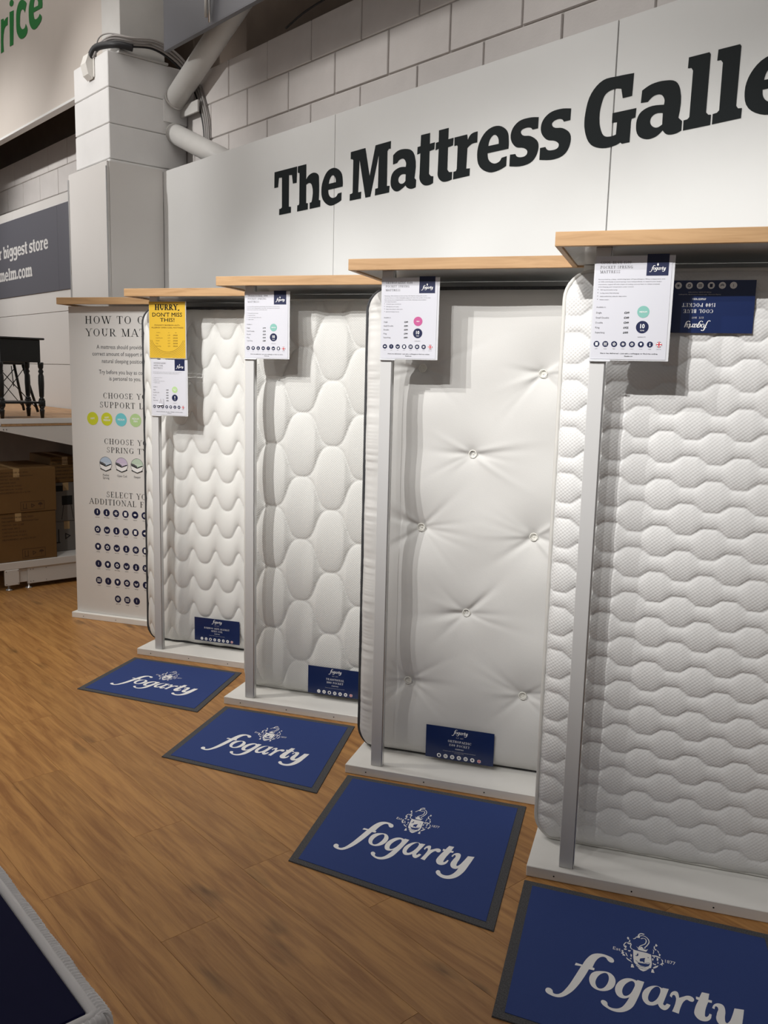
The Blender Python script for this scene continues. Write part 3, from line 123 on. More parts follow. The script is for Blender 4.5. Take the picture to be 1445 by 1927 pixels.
# ------------------------------------------------------------------ materials
def new_mat(name):
    m = bpy.data.materials.new(name); m.use_nodes = True
    return m, m.node_tree.nodes, m.node_tree.links, m.node_tree.nodes['Principled BSDF']
def mat(name, col, rough=.5, spec=.4, noise=0, nscale=8, bump=0, bscale=60, metal=0, coat=0, detail=4, bdist=.001):
    m, N, L, b = new_mat(name)
    b.inputs['Base Color'].default_value = (*col, 1); b.inputs['Roughness'].default_value = rough
    b.inputs['Specular IOR Level'].default_value = spec; b.inputs['Metallic'].default_value = metal
    b.inputs['Coat Weight'].default_value = coat
    tc = N.new('ShaderNodeTexCoord')
    if noise:
        n = N.new('ShaderNodeTexNoise'); n.inputs['Scale'].default_value = nscale; n.inputs['Detail'].default_value = detail
        L.new(tc.outputs['Object'], n.inputs['Vector'])
        r = N.new('ShaderNodeMapRange'); r.inputs[1].default_value = .3; r.inputs[2].default_value = .7
        r.inputs[3].default_value = 1-noise; r.inputs[4].default_value = 1+noise
        L.new(n.outputs['Fac'], r.inputs[0])
        mx = N.new('ShaderNodeMix'); mx.data_type = 'RGBA'; mx.blend_type = 'MULTIPLY'; mx.inputs[0].default_value = 1
        mx.inputs[6].default_value = (*col, 1); L.new(r.outputs[0], mx.inputs[7]); L.new(mx.outputs[2], b.inputs['Base Color'])
    if bump:
        n2 = N.new('ShaderNodeTexNoise'); n2.inputs['Scale'].default_value = bscale; n2.inputs['Detail'].default_value = 5
        L.new(tc.outputs['Object'], n2.inputs['Vector'])
        bp = N.new('ShaderNodeBump'); bp.inputs['Strength'].default_value = bump; bp.inputs['Distance'].default_value = bdist
        L.new(n2.outputs['Fac'], bp.inputs['Height']); L.new(bp.outputs['Normal'], b.inputs['Normal'])
    return m
def math_node(N, L, op, a, b=None):
    n = N.new('ShaderNodeMath'); n.operation = op
    for i, v in enumerate((a, b)):
        if v is None: continue
        if isinstance(v, (int, float)): n.inputs[i].default_value = v
        else: L.new(v, n.inputs[i])
    return n.outputs[0]
def fabric(name, col, pitch, strength, mode='knit', rough=.85, rot=0):
    m, N, L, b = new_mat(name)
    b.inputs['Base Color'].default_value = (*col, 1); b.inputs['Roughness'].default_value = rough
    b.inputs['Specular IOR Level'].default_value = .2
    b.inputs['Sheen Weight'].default_value = .15
    tc = N.new('ShaderNodeTexCoord'); mp = N.new('ShaderNodeMapping'); L.new(tc.outputs['Object'], mp.inputs[0])
    mp.inputs['Rotation'].default_value = (0, rot, 0)
    sp = N.new('ShaderNodeSeparateXYZ'); L.new(mp.outputs[0], sp.inputs[0])
    k = 2*math.pi/pitch
    if mode == 'knit':          # small bumps set in staggered rows
        u = math_node(N, L, 'SINE', math_node(N, L, 'MULTIPLY', sp.outputs[0], k))
        v = math_node(N, L, 'SINE', math_node(N, L, 'MULTIPLY', sp.outputs[2], k*1.15))
        h = math_node(N, L, 'MULTIPLY', u, v)
    elif mode == 'rib':         # fine raised ribs
        h = math_node(N, L, 'SINE', math_node(N, L, 'MULTIPLY', sp.outputs[2], k))
    else:
        n = N.new('ShaderNodeTexNoise'); n.inputs['Scale'].default_value = 1/pitch; n.inputs['Detail'].default_value = 3
        L.new(tc.outputs['Object'], n.inputs['Vector']); h = n.outputs['Fac']
    bp = N.new('ShaderNodeBump'); bp.inputs['Strength'].default_value = strength; bp.inputs['Distance'].default_value = .002
    L.new(h, bp.inputs['Height']); L.new(bp.outputs['Normal'], b.inputs['Normal'])
    return m
def wood(name, base, dark, scale=(2, 30, 30), rough=.45, knots=True, rand=.12, coords='Object', coat=0):
    m, N, L, b = new_mat(name)
    tc = N.new('ShaderNodeTexCoord'); geo = N.new('ShaderNodeNewGeometry')
    src = geo.outputs['Position'] if coords == 'World' else tc.outputs['Object']
    oi = N.new('ShaderNodeObjectInfo')
    add = N.new('ShaderNodeVectorMath'); add.operation = 'ADD'; L.new(src, add.inputs[0])
    sc = N.new('ShaderNodeVectorMath'); sc.operation = 'SCALE'; sc.inputs[0].default_value = (37, 11, 5); L.new(oi.outputs['Random'], sc.inputs['Scale'])
    L.new(sc.outputs[0], add.inputs[1])
    mp = N.new('ShaderNodeMapping'); mp.inputs['Scale'].default_value = scale; L.new(add.outputs[0], mp.inputs[0])
    n = N.new('ShaderNodeTexNoise'); n.inputs['Scale'].default_value = 1; n.inputs['Detail'].default_value = 7; n.inputs['Distortion'].default_value = .7
    n.inputs['Roughness'].default_value = .62
    L.new(mp.outputs[0], n.inputs['Vector'])
    cr = N.new('ShaderNodeValToRGB'); cr.color_ramp.elements[0].position = .33; cr.color_ramp.elements[0].color = (*dark, 1)
    cr.color_ramp.elements[1].position = .62; cr.color_ramp.elements[1].color = (*base, 1)
    L.new(n.outputs['Fac'], cr.inputs[0]); col = cr.outputs[0]
    if knots:
        mp2 = N.new('ShaderNodeMapping'); mp2.inputs['Scale'].default_value = (1.9, 6.5, 6.5); L.new(add.outputs[0], mp2.inputs[0])
        vo = N.new('ShaderNodeTexVoronoi'); vo.inputs['Scale'].default_value = 1; vo.inputs['Randomness'].default_value = 1
        nd = N.new('ShaderNodeTexNoise'); nd.inputs['Scale'].default_value = 3; L.new(mp2.outputs[0], nd.inputs['Vector'])
        mixv = N.new('ShaderNodeVectorMath'); mixv.operation = 'MULTIPLY_ADD'; L.new(nd.outputs['Color'], mixv.inputs[0]); mixv.inputs[1].default_value = (.5, .5, .5); L.new(mp2.outputs[0], mixv.inputs[2])
        L.new(mixv.outputs[0], vo.inputs['Vector'])
        mr = N.new('ShaderNodeMapRange'); mr.inputs[1].default_value = .03; mr.inputs[2].default_value = .19; mr.inputs[3].default_value = .5; mr.inputs[4].default_value = 1
        L.new(vo.outputs['Distance'], mr.inputs[0])
        mx = N.new('ShaderNodeMix'); mx.data_type = 'RGBA'; mx.blend_type = 'MULTIPLY'; mx.inputs[0].default_value = 1
        L.new(col, mx.inputs[6]); L.new(mr.outputs[0], mx.inputs[7]); col = mx.outputs[2]
    mr2 = N.new('ShaderNodeMapRange'); mr2.inputs[3].default_value = 1-rand; mr2.inputs[4].default_value = 1+rand; L.new(oi.outputs['Random'], mr2.inputs[0])
    mx2 = N.new('ShaderNodeMix'); mx2.data_type = 'RGBA'; mx2.blend_type = 'MULTIPLY'; mx2.inputs[0].default_value = 1
    L.new(col, mx2.inputs[6]); L.new(mr2.outputs[0], mx2.inputs[7]); L.new(mx2.outputs[2], b.inputs['Base Color'])
    b.inputs['Roughness'].default_value = rough; b.inputs['Specular IOR Level'].default_value = .4; b.inputs['Coat Weight'].default_value = coat
    bp = N.new('ShaderNodeBump'); bp.inputs['Strength'].default_value = .15; bp.inputs['Distance'].default_value = .001
    L.new(n.outputs['Fac'], bp.inputs['Height']); L.new(bp.outputs['Normal'], b.inputs['Normal'])
    return m
M = dict(
    plank=wood('vinyl_plank', (.47, .24, .075), (.28, .122, .034), (2.8, 34, 34), .42, True, .08),
    floorbase=mat('floor_base', (.25, .13, .05), .5),
    oak=wood('oak_edging', (.50, .31, .155), (.38, .22, .10), (3, 45, 45), .5, False, .05),
    oak_top=wood('oak_board', (.55, .33, .17), (.38, .21, .1), (3, 25, 25), .5, False, .05),
    lam=mat('white_laminate', (.74, .735, .72), .35, .4, .02, 3),
    lam_gloss=mat('glossy_white_board', (.75, .76, .75), .10, .8),
    post=mat('white_post', (.60, .60, .60), .35, .4),
    plinth=mat('white_plinth', (.84, .83, .80), .4, .4, .03, 6),
    block=mat('painted_block', (.66, .625, .605), .7, .25, .05, 5, .6, 90),
    block_w=mat('white_painted_block', (.74, .735, .73), .6, .3, .03, 5, .4, 70),
    mortar=mat('painted_mortar', (.46, .43, .41), .8, .2),
    panel=mat('wall_panel', (.66, .66, .65), .38, .35, .02, 2),
    panel2=mat('pillar_panel', (.68, .66, .64), .4, .35, .02, 2),
    bulk=mat('bulkhead_board', (.56, .51, .465), .6, .3, .02, 4),
    steelw=mat('painted_steel', (.58, .57, .55), .45, .4, .03, 8),
    beam=mat('grey_beam', (.12, .122, .138), .4, .5, .04, 3),
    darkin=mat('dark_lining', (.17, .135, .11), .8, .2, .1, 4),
    alu=mat('aluminium_trim', (.62, .62, .62), .3, .5, metal=.9),
    cable=mat('grey_cable', (.33, .31, .30), .5), cable_k=mat('black_cable', (.02, .02, .022), .5),
    ink=mat('vinyl_black', (.009, .012, .013), .6, .12),
    green=mat('vinyl_green', (.02, .17, .04), .5, .3),
    greyban=mat('banner_grey', (.105, .105, .125), .55, .3), banw=mat('banner_print', (.62, .61, .60), .6, .3),
    f1=fabric('bamboo_knit', (.71, .71, .69), .0065, .20, 'rib', rot=.8),
    f2=fabric('honeycomb_knit', (.64, .64, .62), .0125, .24, 'knit'),
    f3=fabric('damask_cover', (.60, .595, .58), .004, .15, 'noise', .6),
    f4=fabric('cooling_knit', (.68, .68, .675), .0140, .24, 'knit'),
    side=fabric('border_fabric', (.74, .73, .70), .01, .3, 'noise'),
    pipe_d=mat('dark_piping', (.045, .046, .05), .7, .3, .2, 200), pipe_l=mat('light_piping', (.62, .61, .58), .7, .3),
    tuft=mat('cotton_tuft', (.72, .71, .66), .8),
    navy=mat('navy_satin', (.006, .018, .085), .28, .5), navyp=mat('navy_print', (.008, .013, .055), .4, .4),
    mwhite=mat('white_pile', (.93, .93, .93), .7, .2), white=mat('white_print', (.85, .85, .85), .5, .3), greyp=mat('grey_print', (.10, .10, .11), .5),
    card=mat('sign_paper', (.60, .605, .66), .35, .4), acry=mat('acrylic', (.62, .63, .66), .15, .5),
    yellow=mat('yellow_paper', (.66, .42, .035), .4, .4), dots=mat('dark_dots', (.18, .10, .01), .5),
    teal=mat('teal_print', (.20, .44, .39), .5), pink=mat('pink_print', (.48, .085, .25), .5), sage=mat('sage_print', (.42, .60, .28), .5),
    lime=mat('lime_print', (.58, .62, .03), .5), cyan=mat('cyan_print', (.16, .55, .60), .5),
    pblue=mat('pale_blue_print', (.45, .55, .68), .5), plil=mat('pale_lilac_print', (.58, .50, .66), .5), pgrn=mat('pale_green_print', (.50, .62, .50), .5),
    redp=mat('red_print', (.55, .03, .06), .5), poster=mat('poster_board', (.70, .69, .67), .5, .3),
    matblue=mat('blue_mat', (.032, .060, .215), .75, .2, .03, 300, .4, 700), matgrey=mat('grey_mat_edge', (.085, .085, .09), .85, .2, .35, 260, .5, 500),
    carton=mat('brown_carton', (.155, .085, .03), .75, .2, .06, 5), cartonink=mat('carton_ink', (.06, .03, .012), .8),
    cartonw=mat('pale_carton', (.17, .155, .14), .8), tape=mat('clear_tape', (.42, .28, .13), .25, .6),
    tableblk=mat('black_painted_wood', (.010, .010, .010), .35, .5), iron=mat('black_iron', (.008, .008, .008), .5),
    chrome=mat('zinc_foot', (.6, .6, .6), .3, .5, metal=.9), black=mat('black_hole', (.01, .01, .01), .8),
    bed_navy=mat('navy_cover', (.001, .002, .035), .8, .2), ruffle=mat('white_ruffle', (.80, .79, .80), .8, .2),
    gond=mat('gondola_white', (.66, .64, .61), .45, .4), plast=mat('sensor_plastic', (.74, .72, .68), .4, .4),
)
# ------------------------------------------------------------------ object helpers
def link(o, parent=None):
    C.objects.link(o)
    if parent is not None: o.parent = parent
    return o
def me_obj(name, verts, faces, material, parent=None, smooth=False):
    me = bpy.data.meshes.new(name); me.from_pydata([tuple(v) for v in verts], [], faces); me.materials.append(material)
    if smooth: me.polygons.foreach_set('use_smooth', [True]*len(me.polygons))
    me.update()
    return link(bpy.data.objects.new(name, me), parent)
def tag(o, label, cat, group=None):
    o['label'] = label; o['category'] = cat
    if group: o['group'] = group
    return o
def thing(name, label, cat, loc=(0, 0, 0), rz=0, group=None):
    o = bpy.data.objects.new(name, None); C.objects.link(o); o.location = loc; o.rotation_euler = (0, 0, rz)
    o.empty_display_size = .1
    return tag(o, label, cat, group)
def struct(o): o['kind'] = 'structure'; return o
class MB:
    def __init__(s): s.v = []; s.f = []
    def box(s, x0, x1, y0, y1, z0, z1, bev=0):
        x0, x1 = sorted((x0, x1)); y0, y1 = sorted((y0, y1)); z0, z1 = sorted((z0, z1))
        n = len(s.v)
        if bev <= 0:
            s.v += [(x, y, z) for z in (z0, z1) for x, y in ((x0, y0), (x1, y0), (x1, y1), (x0, y1))]
            s.f += [(n, n+3, n+2, n+1), (n+4, n+5, n+6, n+7)] + [(n+i, n+(i+1) % 4, n+4+(i+1) % 4, n+4+i) for i in range(4)]
            return s
        b = min(bev, (x1-x0)*.45, (y1-y0)*.45, (z1-z0)*.45)
        # 24-vertex chamfered box
        idx = {}
        for ix in (0, 1):
            for iy in (0, 1):
                for iz in (0, 1):
                    X, Y, Z = (x0, x1)[ix], (y0, y1)[iy], (z0, z1)[iz]
                    dx, dy, dz = (b, -b)[ix], (b, -b)[iy], (b, -b)[iz]
                    for ax, p in enumerate(((X, Y+dy, Z+dz), (X+dx, Y, Z+dz), (X+dx, Y+dy, Z))):
                        idx[(ix, iy, iz, ax)] = len(s.v); s.v.append(p)
        g = lambda *k: idx[k]
        for ax in range(3):
            for e in (0, 1):
                o = [(0, 0), (1, 0), (1, 1), (0, 1)]
                q = []
                for a, c in o:
                    k = [0, 0, 0]; k[ax] = e; k[(ax+1) % 3] = a; k[(ax+2) % 3] = c; q.append(g(*k, ax))
                s.f.append(tuple(q if e else q[::-1]))
        for ax in range(3):
            a1, a2 = (ax+1) % 3, (ax+2) % 3
            for p in (0, 1):
                for q_ in (0, 1):
                    k0 = [0, 0, 0]; k1 = [0, 0, 0]; k0[ax] = 0; k1[ax] = 1; k0[a1] = k1[a1] = p; k0[a2] = k1[a2] = q_
                    s.f.append((g(*k0, a1), g(*k1, a1), g(*k1, a2), g(*k0, a2)))
        for ix in (0, 1):
            for iy in (0, 1):
                for iz in (0, 1): s.f.append((g(ix, iy, iz, 0), g(ix, iy, iz, 1), g(ix, iy, iz, 2)))
        return s
    def tube(s, pts, r, seg=10, cap=True, closed=False):
        pts = [Vector(p) for p in pts]; n = len(pts); base = len(s.v)
        rr = r if isinstance(r, (list, tuple)) else [r]*n
        up = None
        for i, p in enumerate(pts):
            a = pts[(i-1) % n] if (closed or i) else p; b = pts[(i+1) % n] if (closed or i < n-1) else p
            t = (b-a).normalized()
            if up is None:
                up = Vector((0, 0, 1)) if abs(t.z) < .9 else Vector((1, 0, 0))
            e1 = (up - t*up.dot(t)).normalized(); up = e1; e2 = t.cross(e1)
            for k in range(seg):
                an = 2*math.pi*k/seg; s.v.append(tuple(p + (e1*math.cos(an)+e2*math.sin(an))*rr[i]))
        for i in range(n if closed else n-1):
            for k in range(seg):
                j = (i+1) % n
                s.f.append((base+i*seg+k, base+i*seg+(k+1) % seg, base+j*seg+(k+1) % seg, base+j*seg+k))
        if cap and not closed:
            s.f.append(tuple(base+k for k in range(seg))[::-1]); s.f.append(tuple(base+(n-1)*seg+k for k in range(seg)))
        return s
    def lathe(s, prof, cx, cy, seg=14):
        return s.tube([(cx, cy, z) for r, z in prof], [r for r, z in prof], seg)
    def prism(s, poly, axis, c0, c1):
        # poly of 2D points extruded along axis ('x','y','z') from c0 to c1
        n = len(poly); base = len(s.v)
        for c in (c0, c1):
            for p, q in poly: s.v.append({'x': (c, p, q), 'y': (p, c, q), 'z': (p, q, c)}[axis])
        s.f.append(tuple(range(base, base+n))); s.f.append(tuple(range(base+n, base+2*n))[::-1])
        for i in range(n): s.f.append((base+i, base+(i+1) % n, base+n+(i+1) % n, base+n+i))
        return s
    def build(s, name, material, parent=None, smooth=False):
        o = me_obj(name, s.v, s.f, material, parent, smooth)
        import bmesh
        bm = bmesh.new(); bm.from_mesh(o.data); bmesh.ops.recalc_face_normals(bm, faces=bm.faces); bm.to_mesh(o.data); bm.free()
        return o
# ------------------------------------------------------------------ flat print: lettering, icons, logo
def tess(loops):
    flat = [p for l in loops for p in l]
    tr = tessellate_polygon([[Vector((x, y, 0)) for x, y in l] for l in loops])
    return flat, [tuple(t) for t in tr]
_tc = {}
def text2d(s):
    if s not in _tc:
        c = bpy.data.curves.new('t', 'FONT'); c.body = s; c.resolution_u = 2
        o = bpy.data.objects.new('t', c); C.objects.link(o)
        bpy.context.view_layer.update()
        me = bpy.data.meshes.new_from_object(o.evaluated_get(bpy.context.evaluated_depsgraph_get()))
        v = [(a.co.x/.73, a.co.y/.73) for a in me.vertices]; f = [tuple(p.vertices) for p in me.polygons]
        bpy.data.objects.remove(o); bpy.data.curves.remove(c); bpy.data.meshes.remove(me)
        _tc[s] = (v, f)
    return _tc[s]
# didone / slab capitals drawn with a stressed pen. v: stem, h: hairline, d: diagonal, a: arc, s: serif
GL = {
 'A': (.86, 'd .08 0 .43 1 t;d .43 1 .78 0 T;h .2 .66 .33;s .08 0;s .78 0'), 'B': (.78, 'v .2 0 1;h .05 .45 0;h .05 .45 1;h .2 .45 .53;a .45 .765 .22 .235 -90 90;a .45 .265 .26 .265 -90 90'),
 'C': (.84, 'a .46 .5 .38 .5 50 310;d .78 .98 .78 .7 t;d .78 .3 .74 .16 t'), 'D': (.86, 'v .2 0 1;h .05 .42 0;h .05 .42 1;a .4 .5 .4 .5 -90 90'),
 'E': (.76, 'v .2 0 1;h .05 .68 0;h .05 .66 1;h .2 .48 .52;d .66 1 .66 .76 t;d .68 0 .68 .26 t;d .48 .62 .48 .42 t'), 'F': (.72, 'v .2 0 1;s .2 0;h .05 .66 1;h .2 .48 .52;d .66 1 .66 .76 t;d .48 .62 .48 .42 t'),
 'G': (.9, 'a .46 .5 .38 .5 50 310;d .78 .98 .78 .7 t;v .74 .06 .42;s .74 .42'), 'H': (.92, 'v .2 0 1;v .72 0 1;h .2 .72 .52;s .2 0;s .2 1;s .72 0;s .72 1'),
 'I': (.4, 'v .2 0 1;s .2 0;s .2 1'), 'K': (.88, 'v .2 0 1;s .2 0;s .2 1;d .74 1 .24 .42 t;d .38 .58 .76 0 T;s .76 0;s .72 1'), 'L': (.7, 'v .2 0 1;h .05 .64 0;s .2 1;d .64 0 .64 .28 t'),
 'M': (1.08, 'd .17 0 .17 1 t;d .17 1 .52 0 T;d .52 0 .87 1 t;v .88 0 1;s .17 0;s .88 0;s .12 1;s .92 1'), 'N': (.92, 'd .17 0 .17 1 t;d .17 1 .75 0 T;d .75 0 .75 1 t;s .17 0;s .12 1;s .75 1'),
 'O': (.92, 'a .46 .5 .39 .5 0 360'), 'P': (.76, 'v .2 0 1;s .2 0;h .05 .42 1;h .2 .42 .48;a .42 .74 .27 .26 -90 90'), 'R': (.84, 'v .2 0 1;s .2 0;h .05 .42 1;h .2 .42 .48;a .42 .74 .26 .26 -90 90;d .4 .48 .74 0 T;s .76 0'),
 'S': (.66, 'z .33 .75 .22 .25 30 270;z .33 .26 .25 .26 90 -150;d .56 .97 .56 .72 t;d .08 .03 .08 .3 t'), 'T': (.8, 'v .4 0 1;s .4 0;h .05 .75 1;d .06 1 .06 .74 t;d .74 1 .74 .74 t'),
 'U': (.88, 'v .2 .3 1;a .45 .3 .25 .3 180 360;d .7 .3 .7 1 t;s .2 1;s .7 1'), 'V': (.84, 'd .1 1 .42 0 T;d .42 0 .74 1 t;s .1 1;s .74 1'), 'W': (1.2, 'd .1 1 .4 0 T;d .4 0 .62 .9 t;d .6 1 .88 0 T;d .88 0 1.12 1 t;s .1 1;s 1.12 1;s .6 1'),
 'X': (.84, 'd .1 1 .74 0 T;d .72 1 .1 0 t;s .1 1;s .74 0;s .1 0;s .72 1'), 'Y': (.82, 'd .1 1 .42 .46 T;d .74 1 .42 .46 t;v .42 0 .47;s .42 0;s .1 1;s .74 1'),
 '0': (.62, 'a .31 .5 .25 .5 0 360'), '1': (.42, 'v .22 0 1;s .22 0;d .08 .86 .2 1 t'), '5': (.58, 'h .14 .48 .97;d .14 .97 .12 .55 t;a .27 .3 .23 .3 -150 130'), '2': (.58, 'a .3 .75 .2 .25 -40 180;d .48 .6 .08 .04 t;h .08 .52 .03'),
 '7': (.56, 'h .08 .5 .97;d .5 .97 .22 0 T'), '8': (.6, 'a .3 .75 .2 .25 0 360;a .3 .26 .24 .26 0 360'), '.': (.28, 'd .14 .0 .14 .1 T'), '-': (.4, 'h .08 .32 .4'), ',': (.28, 'd .18 .1 .1 -.12 T'), ' ': (.42, ''), '/': (.3, ''),
}
def pen(s, thick=.135, thin=.035, serif=.13, track=.08):
    V, Fc = [], []
    sk = [0]
    def quad(p): n = len(V); V.extend((a, b, .00004*(sk[0] % 6)) for a, b in p); Fc.append((n, n+1, n+2, n+3))
    x = 0
    for ch in s:
        wd, prog = GL[ch]
        for cmd in prog.split(';'):
            if not cmd: continue
            t = cmd.split(); k = t[0]; q = t[1:]; sk[0] += 1
            if k == 'v':
                a, y0, y1 = map(float, q); quad([(x+a-thick/2, y0), (x+a+thick/2, y0), (x+a+thick/2, y1), (x+a-thick/2, y1)])
            elif k == 'h':
                a, b, y = map(float, q); y = min(max(y, thin/2), 1-thin/2); quad([(x+a, y-thin/2), (x+b, y-thin/2), (x+b, y+thin/2), (x+a, y+thin/2)])
            elif k == 's':
                a, y = map(float, q); y = thin/2 if y < .1 else (1-thin/2 if y > .9 else y); quad([(x+a-serif-thick*.2, y-thin/2), (x+a+serif+thick*.2, y-thin/2), (x+a+serif+thick*.2, y+thin/2), (x+a-serif-thick*.2, y+thin/2)])
            elif k == 'd':
                a, y0, b, y1 = map(float, q[:4]); ww = thick if q[4] == 'T' else thin
                quad([(x+a-ww/2, y0), (x+a+ww/2, y0), (x+b+ww/2, y1), (x+b-ww/2, y1)])
            elif k in 'az':
                cx, cy, rx, ry, a0, a1 = map(float, q); N_ = 14; rx -= 0; pr = None
                for i in range(N_+1):
                    an = math.radians(a0+(a1-a0)*i/N_); c_, s_ = math.cos(an), math.sin(an)
                    ww = thin+(thick-thin)*(abs(c_)**1.6 if k == 'a' else .55*abs(s_)*(1 if (cy > .5) == (s_ < 0) else .2)+.3)
                    po = (x+cx+c_*rx, cy+s_*ry); pi = (x+cx+c_*(rx-ww), cy+s_*(ry-max(thin, ww*.3)))
                    if pr: quad([pr[0], po, pi, pr[1]])
                    pr = (po, pi)
        x += wd+track
    return V, Fc, x-track
class Print:
    """flat printing on a board: coordinates x to the right, y up, in metres"""
    def __init__(s): s.L = {}; s.cur = None; s.n = 0
    def part(s, name=None):
        s.n += 1; s.cur = (name, s.n) if name else None
    def add(s, m, V, Fc, layer=1):
        d = s.L.setdefault((m, layer, s.cur), ([], [])); n = len(d[0]); d[0].extend(V); d[1].extend(tuple(i+n for i in f) for f in Fc)
    def poly(s, m, loops, layer=1):
        V, Fc = tess(loops); s.add(m, V, Fc, layer)
    def rect(s, m, x0, y0, x1, y1, layer=1): s.add(m, [(x0, y0), (x1, y0), (x1, y1), (x0, y1)], [(0, 1, 2, 3)], layer)
    def line(s, m, x0, y0, x1, y1, w_, layer=2):
        d = math.hypot(x1-x0, y1-y0) or 1; nx, ny = -(y1-y0)/d*w_/2, (x1-x0)/d*w_/2
        s.add(m, [(x0+nx, y0+ny), (x1+nx, y1+ny), (x1-nx, y1-ny), (x0-nx, y0-ny)], [(0, 1, 2, 3)], layer)
    def disc(s, m, x, y, r, layer=1, n=20, a0=0, a1=360):
        V = [(x+r*math.cos(math.radians(a0+(a1-a0)*i/n)), y+r*math.sin(math.radians(a0+(a1-a0)*i/n))) for i in range(n if a1-a0 == 360 else n+1)]
        s.add(m, V, [tuple(range(len(V)))], layer)
    def ring(s, m, x, y, r, w_, layer=1, n=24):
        V = []
        for i in range(n): a = 2*math.pi*i/n; V += [(x+r*math.cos(a), y+r*math.sin(a)), (x+(r-w_)*math.cos(a), y+(r-w_)*math.sin(a))]
        s.add(m, V, [(2*i, 2*((i+1) % n), 2*((i+1) % n)+1, 2*i+1) for i in range(n)], layer)
    def text(s, m, t, x, y, h, align='l', width=None, xs=1, layer=1, shear=0, dz=0):
        V, Fc = text2d(t)
        if not V: return
        X0 = min(a for a, b in V); X1 = max(a for a, b in V)
        k = (width/(X1-X0)/h if width else xs)
        ww = (X1-X0)*h*k; ox = {'l': 0, 'c': -ww/2, 'r': -ww}[align]
        s.add(m, [(x+ox+(a-X0)*h*k+b*h*shear, y+b*h, dz) for a, b in V], Fc, layer)
    def bold(s, m, t, x, y, h, align='l', width=None, xs=1, layer=1, off=.06):
        for i, (dx, dy) in enumerate(((0, 0), (off, 0), (off/2, off/2), (off/2, -off/2))): s.text(m, t, x+dx*h, y+dy*h, h, align, width, xs, layer, dz=.00005*i)
    def serif(s, m, t, x, y, h, align='l', width=None, layer=1, shear=0, **kw):
        V, Fc, wd = pen(t, **kw); k = width/wd/h if width else 1
        ox = {'l': 0, 'c': -wd*h*k/2, 'r': -wd*h*k}[align]
        s.add(m, [(x+ox+a*h*k+b*h*shear, y+b*h, dz) for a, b, dz in V], Fc, layer)
    def logo(s, m, x, y, width, crest=None, layer=2, full=False, under=None):
        # x,y centre of the word; width of the word
        k = width/.725*1.0
        fx = lambda p: (x+(p[0]-.4935)*k, y-(p[1]-.62)*k*.80)
        for loops in LOGO: s.poly(m, [[fx(p) for p in l] for l in loops], layer)
        if crest: s.crest(m, fx, layer, full, under)
    def crest(s, m, fx, layer, full=True, under=None):
        for l in (CREST if full else CREST[:4]): s.poly(m, [[fx(p) for p in l]], layer)
        if full:
            for l in CREST_DARK: s.poly(under, [[fx(p) for p in l]], layer+1)
            for l in CREST_LINE:
                q = [fx(p) for p in l]; w_ = abs(fx((.005, 0))[0]-fx((0, 0))[0]) if not hasattr(s, 'lw') else s.lw
                for a, b in zip(q[:-1], q[1:]): s.line(m, *a, *b, w_, layer)
    def emit(s, parent, mp, names=None, step=.00035):
        out = []
        grp = {}
        for (m, layer, cur), (V, Fc) in s.L.items():
            if cur:
                g = grp.setdefault(cur, [[], [], [], []]); n = len(g[0]); g[0].extend(mp(v[0], v[1], layer*step+(v[2] if len(v) > 2 else 0)) for v in V)
                if m not in g[3]: g[3].append(m)
                g[1].extend(tuple(i+n for i in f) for f in Fc); g[2].extend([g[3].index(m)]*len(Fc))
        for (nm, _), (V, Fc, mi, ms) in grp.items():
            o = me_obj(nm, V, Fc, M[ms[0]], parent)
            for m in ms[1:]: o.data.materials.append(M[m])
            o.data.polygons.foreach_set('material_index', mi); out.append(o)
        for (m, layer, cur), (V, Fc) in s.L.items():
            if cur: continue
            nm = (names or {}).get(m, 'lettering')
            out.append(me_obj(nm, [mp(v[0], v[1], layer*step+(v[2] if len(v) > 2 else 0)) for v in V], Fc, M[m], parent))
        return out
# ------------------------------------------------------------------ floor: planks laid along the wall
fl = struct(MB().box(-16, 4, -5, 3.6, -.06, -.0035).build('floor', M['floorbase']))
pw, pl = .19, 1.25; pcache = {}
y = 3.13; row = 0
off = [0, .42, .83, .25, .66, 1.05, .5]
while y > -.75:
    x = 1.9-off[row % 7]
    while x > -10.5:
        x0 = max(x-pl, -11)
        key = round(x-x0, 3)
        if key not in pcache:
            L_ = x-x0; o = MB().box(-L_/2+.0003, L_/2-.0003, -pw/2+.0003, pw/2-.0003, -.004, 0, .0004).build('plank', M['plank'], fl); pcache[key] = o.data
        else: o = link(bpy.data.objects.new('plank', pcache[key]), fl)
        o.location = ((x+x0)/2, y-pw/2+.0, 0)
        x -= pl
    y -= pw; row += 1
# outer floor carries on with the same boards as one joined surface
mb = MB()
for i in range(22):
    yy = y-.19*i
    for j in range(9): mb.box(2-1.5*j-(i % 3)*.4, 2-1.5*j-(i % 3)*.4-1.498, yy-.1892, yy, -.004, 0)
o = mb.build('floor_boards', M['plank'], fl); o['kind'] = 'stuff'
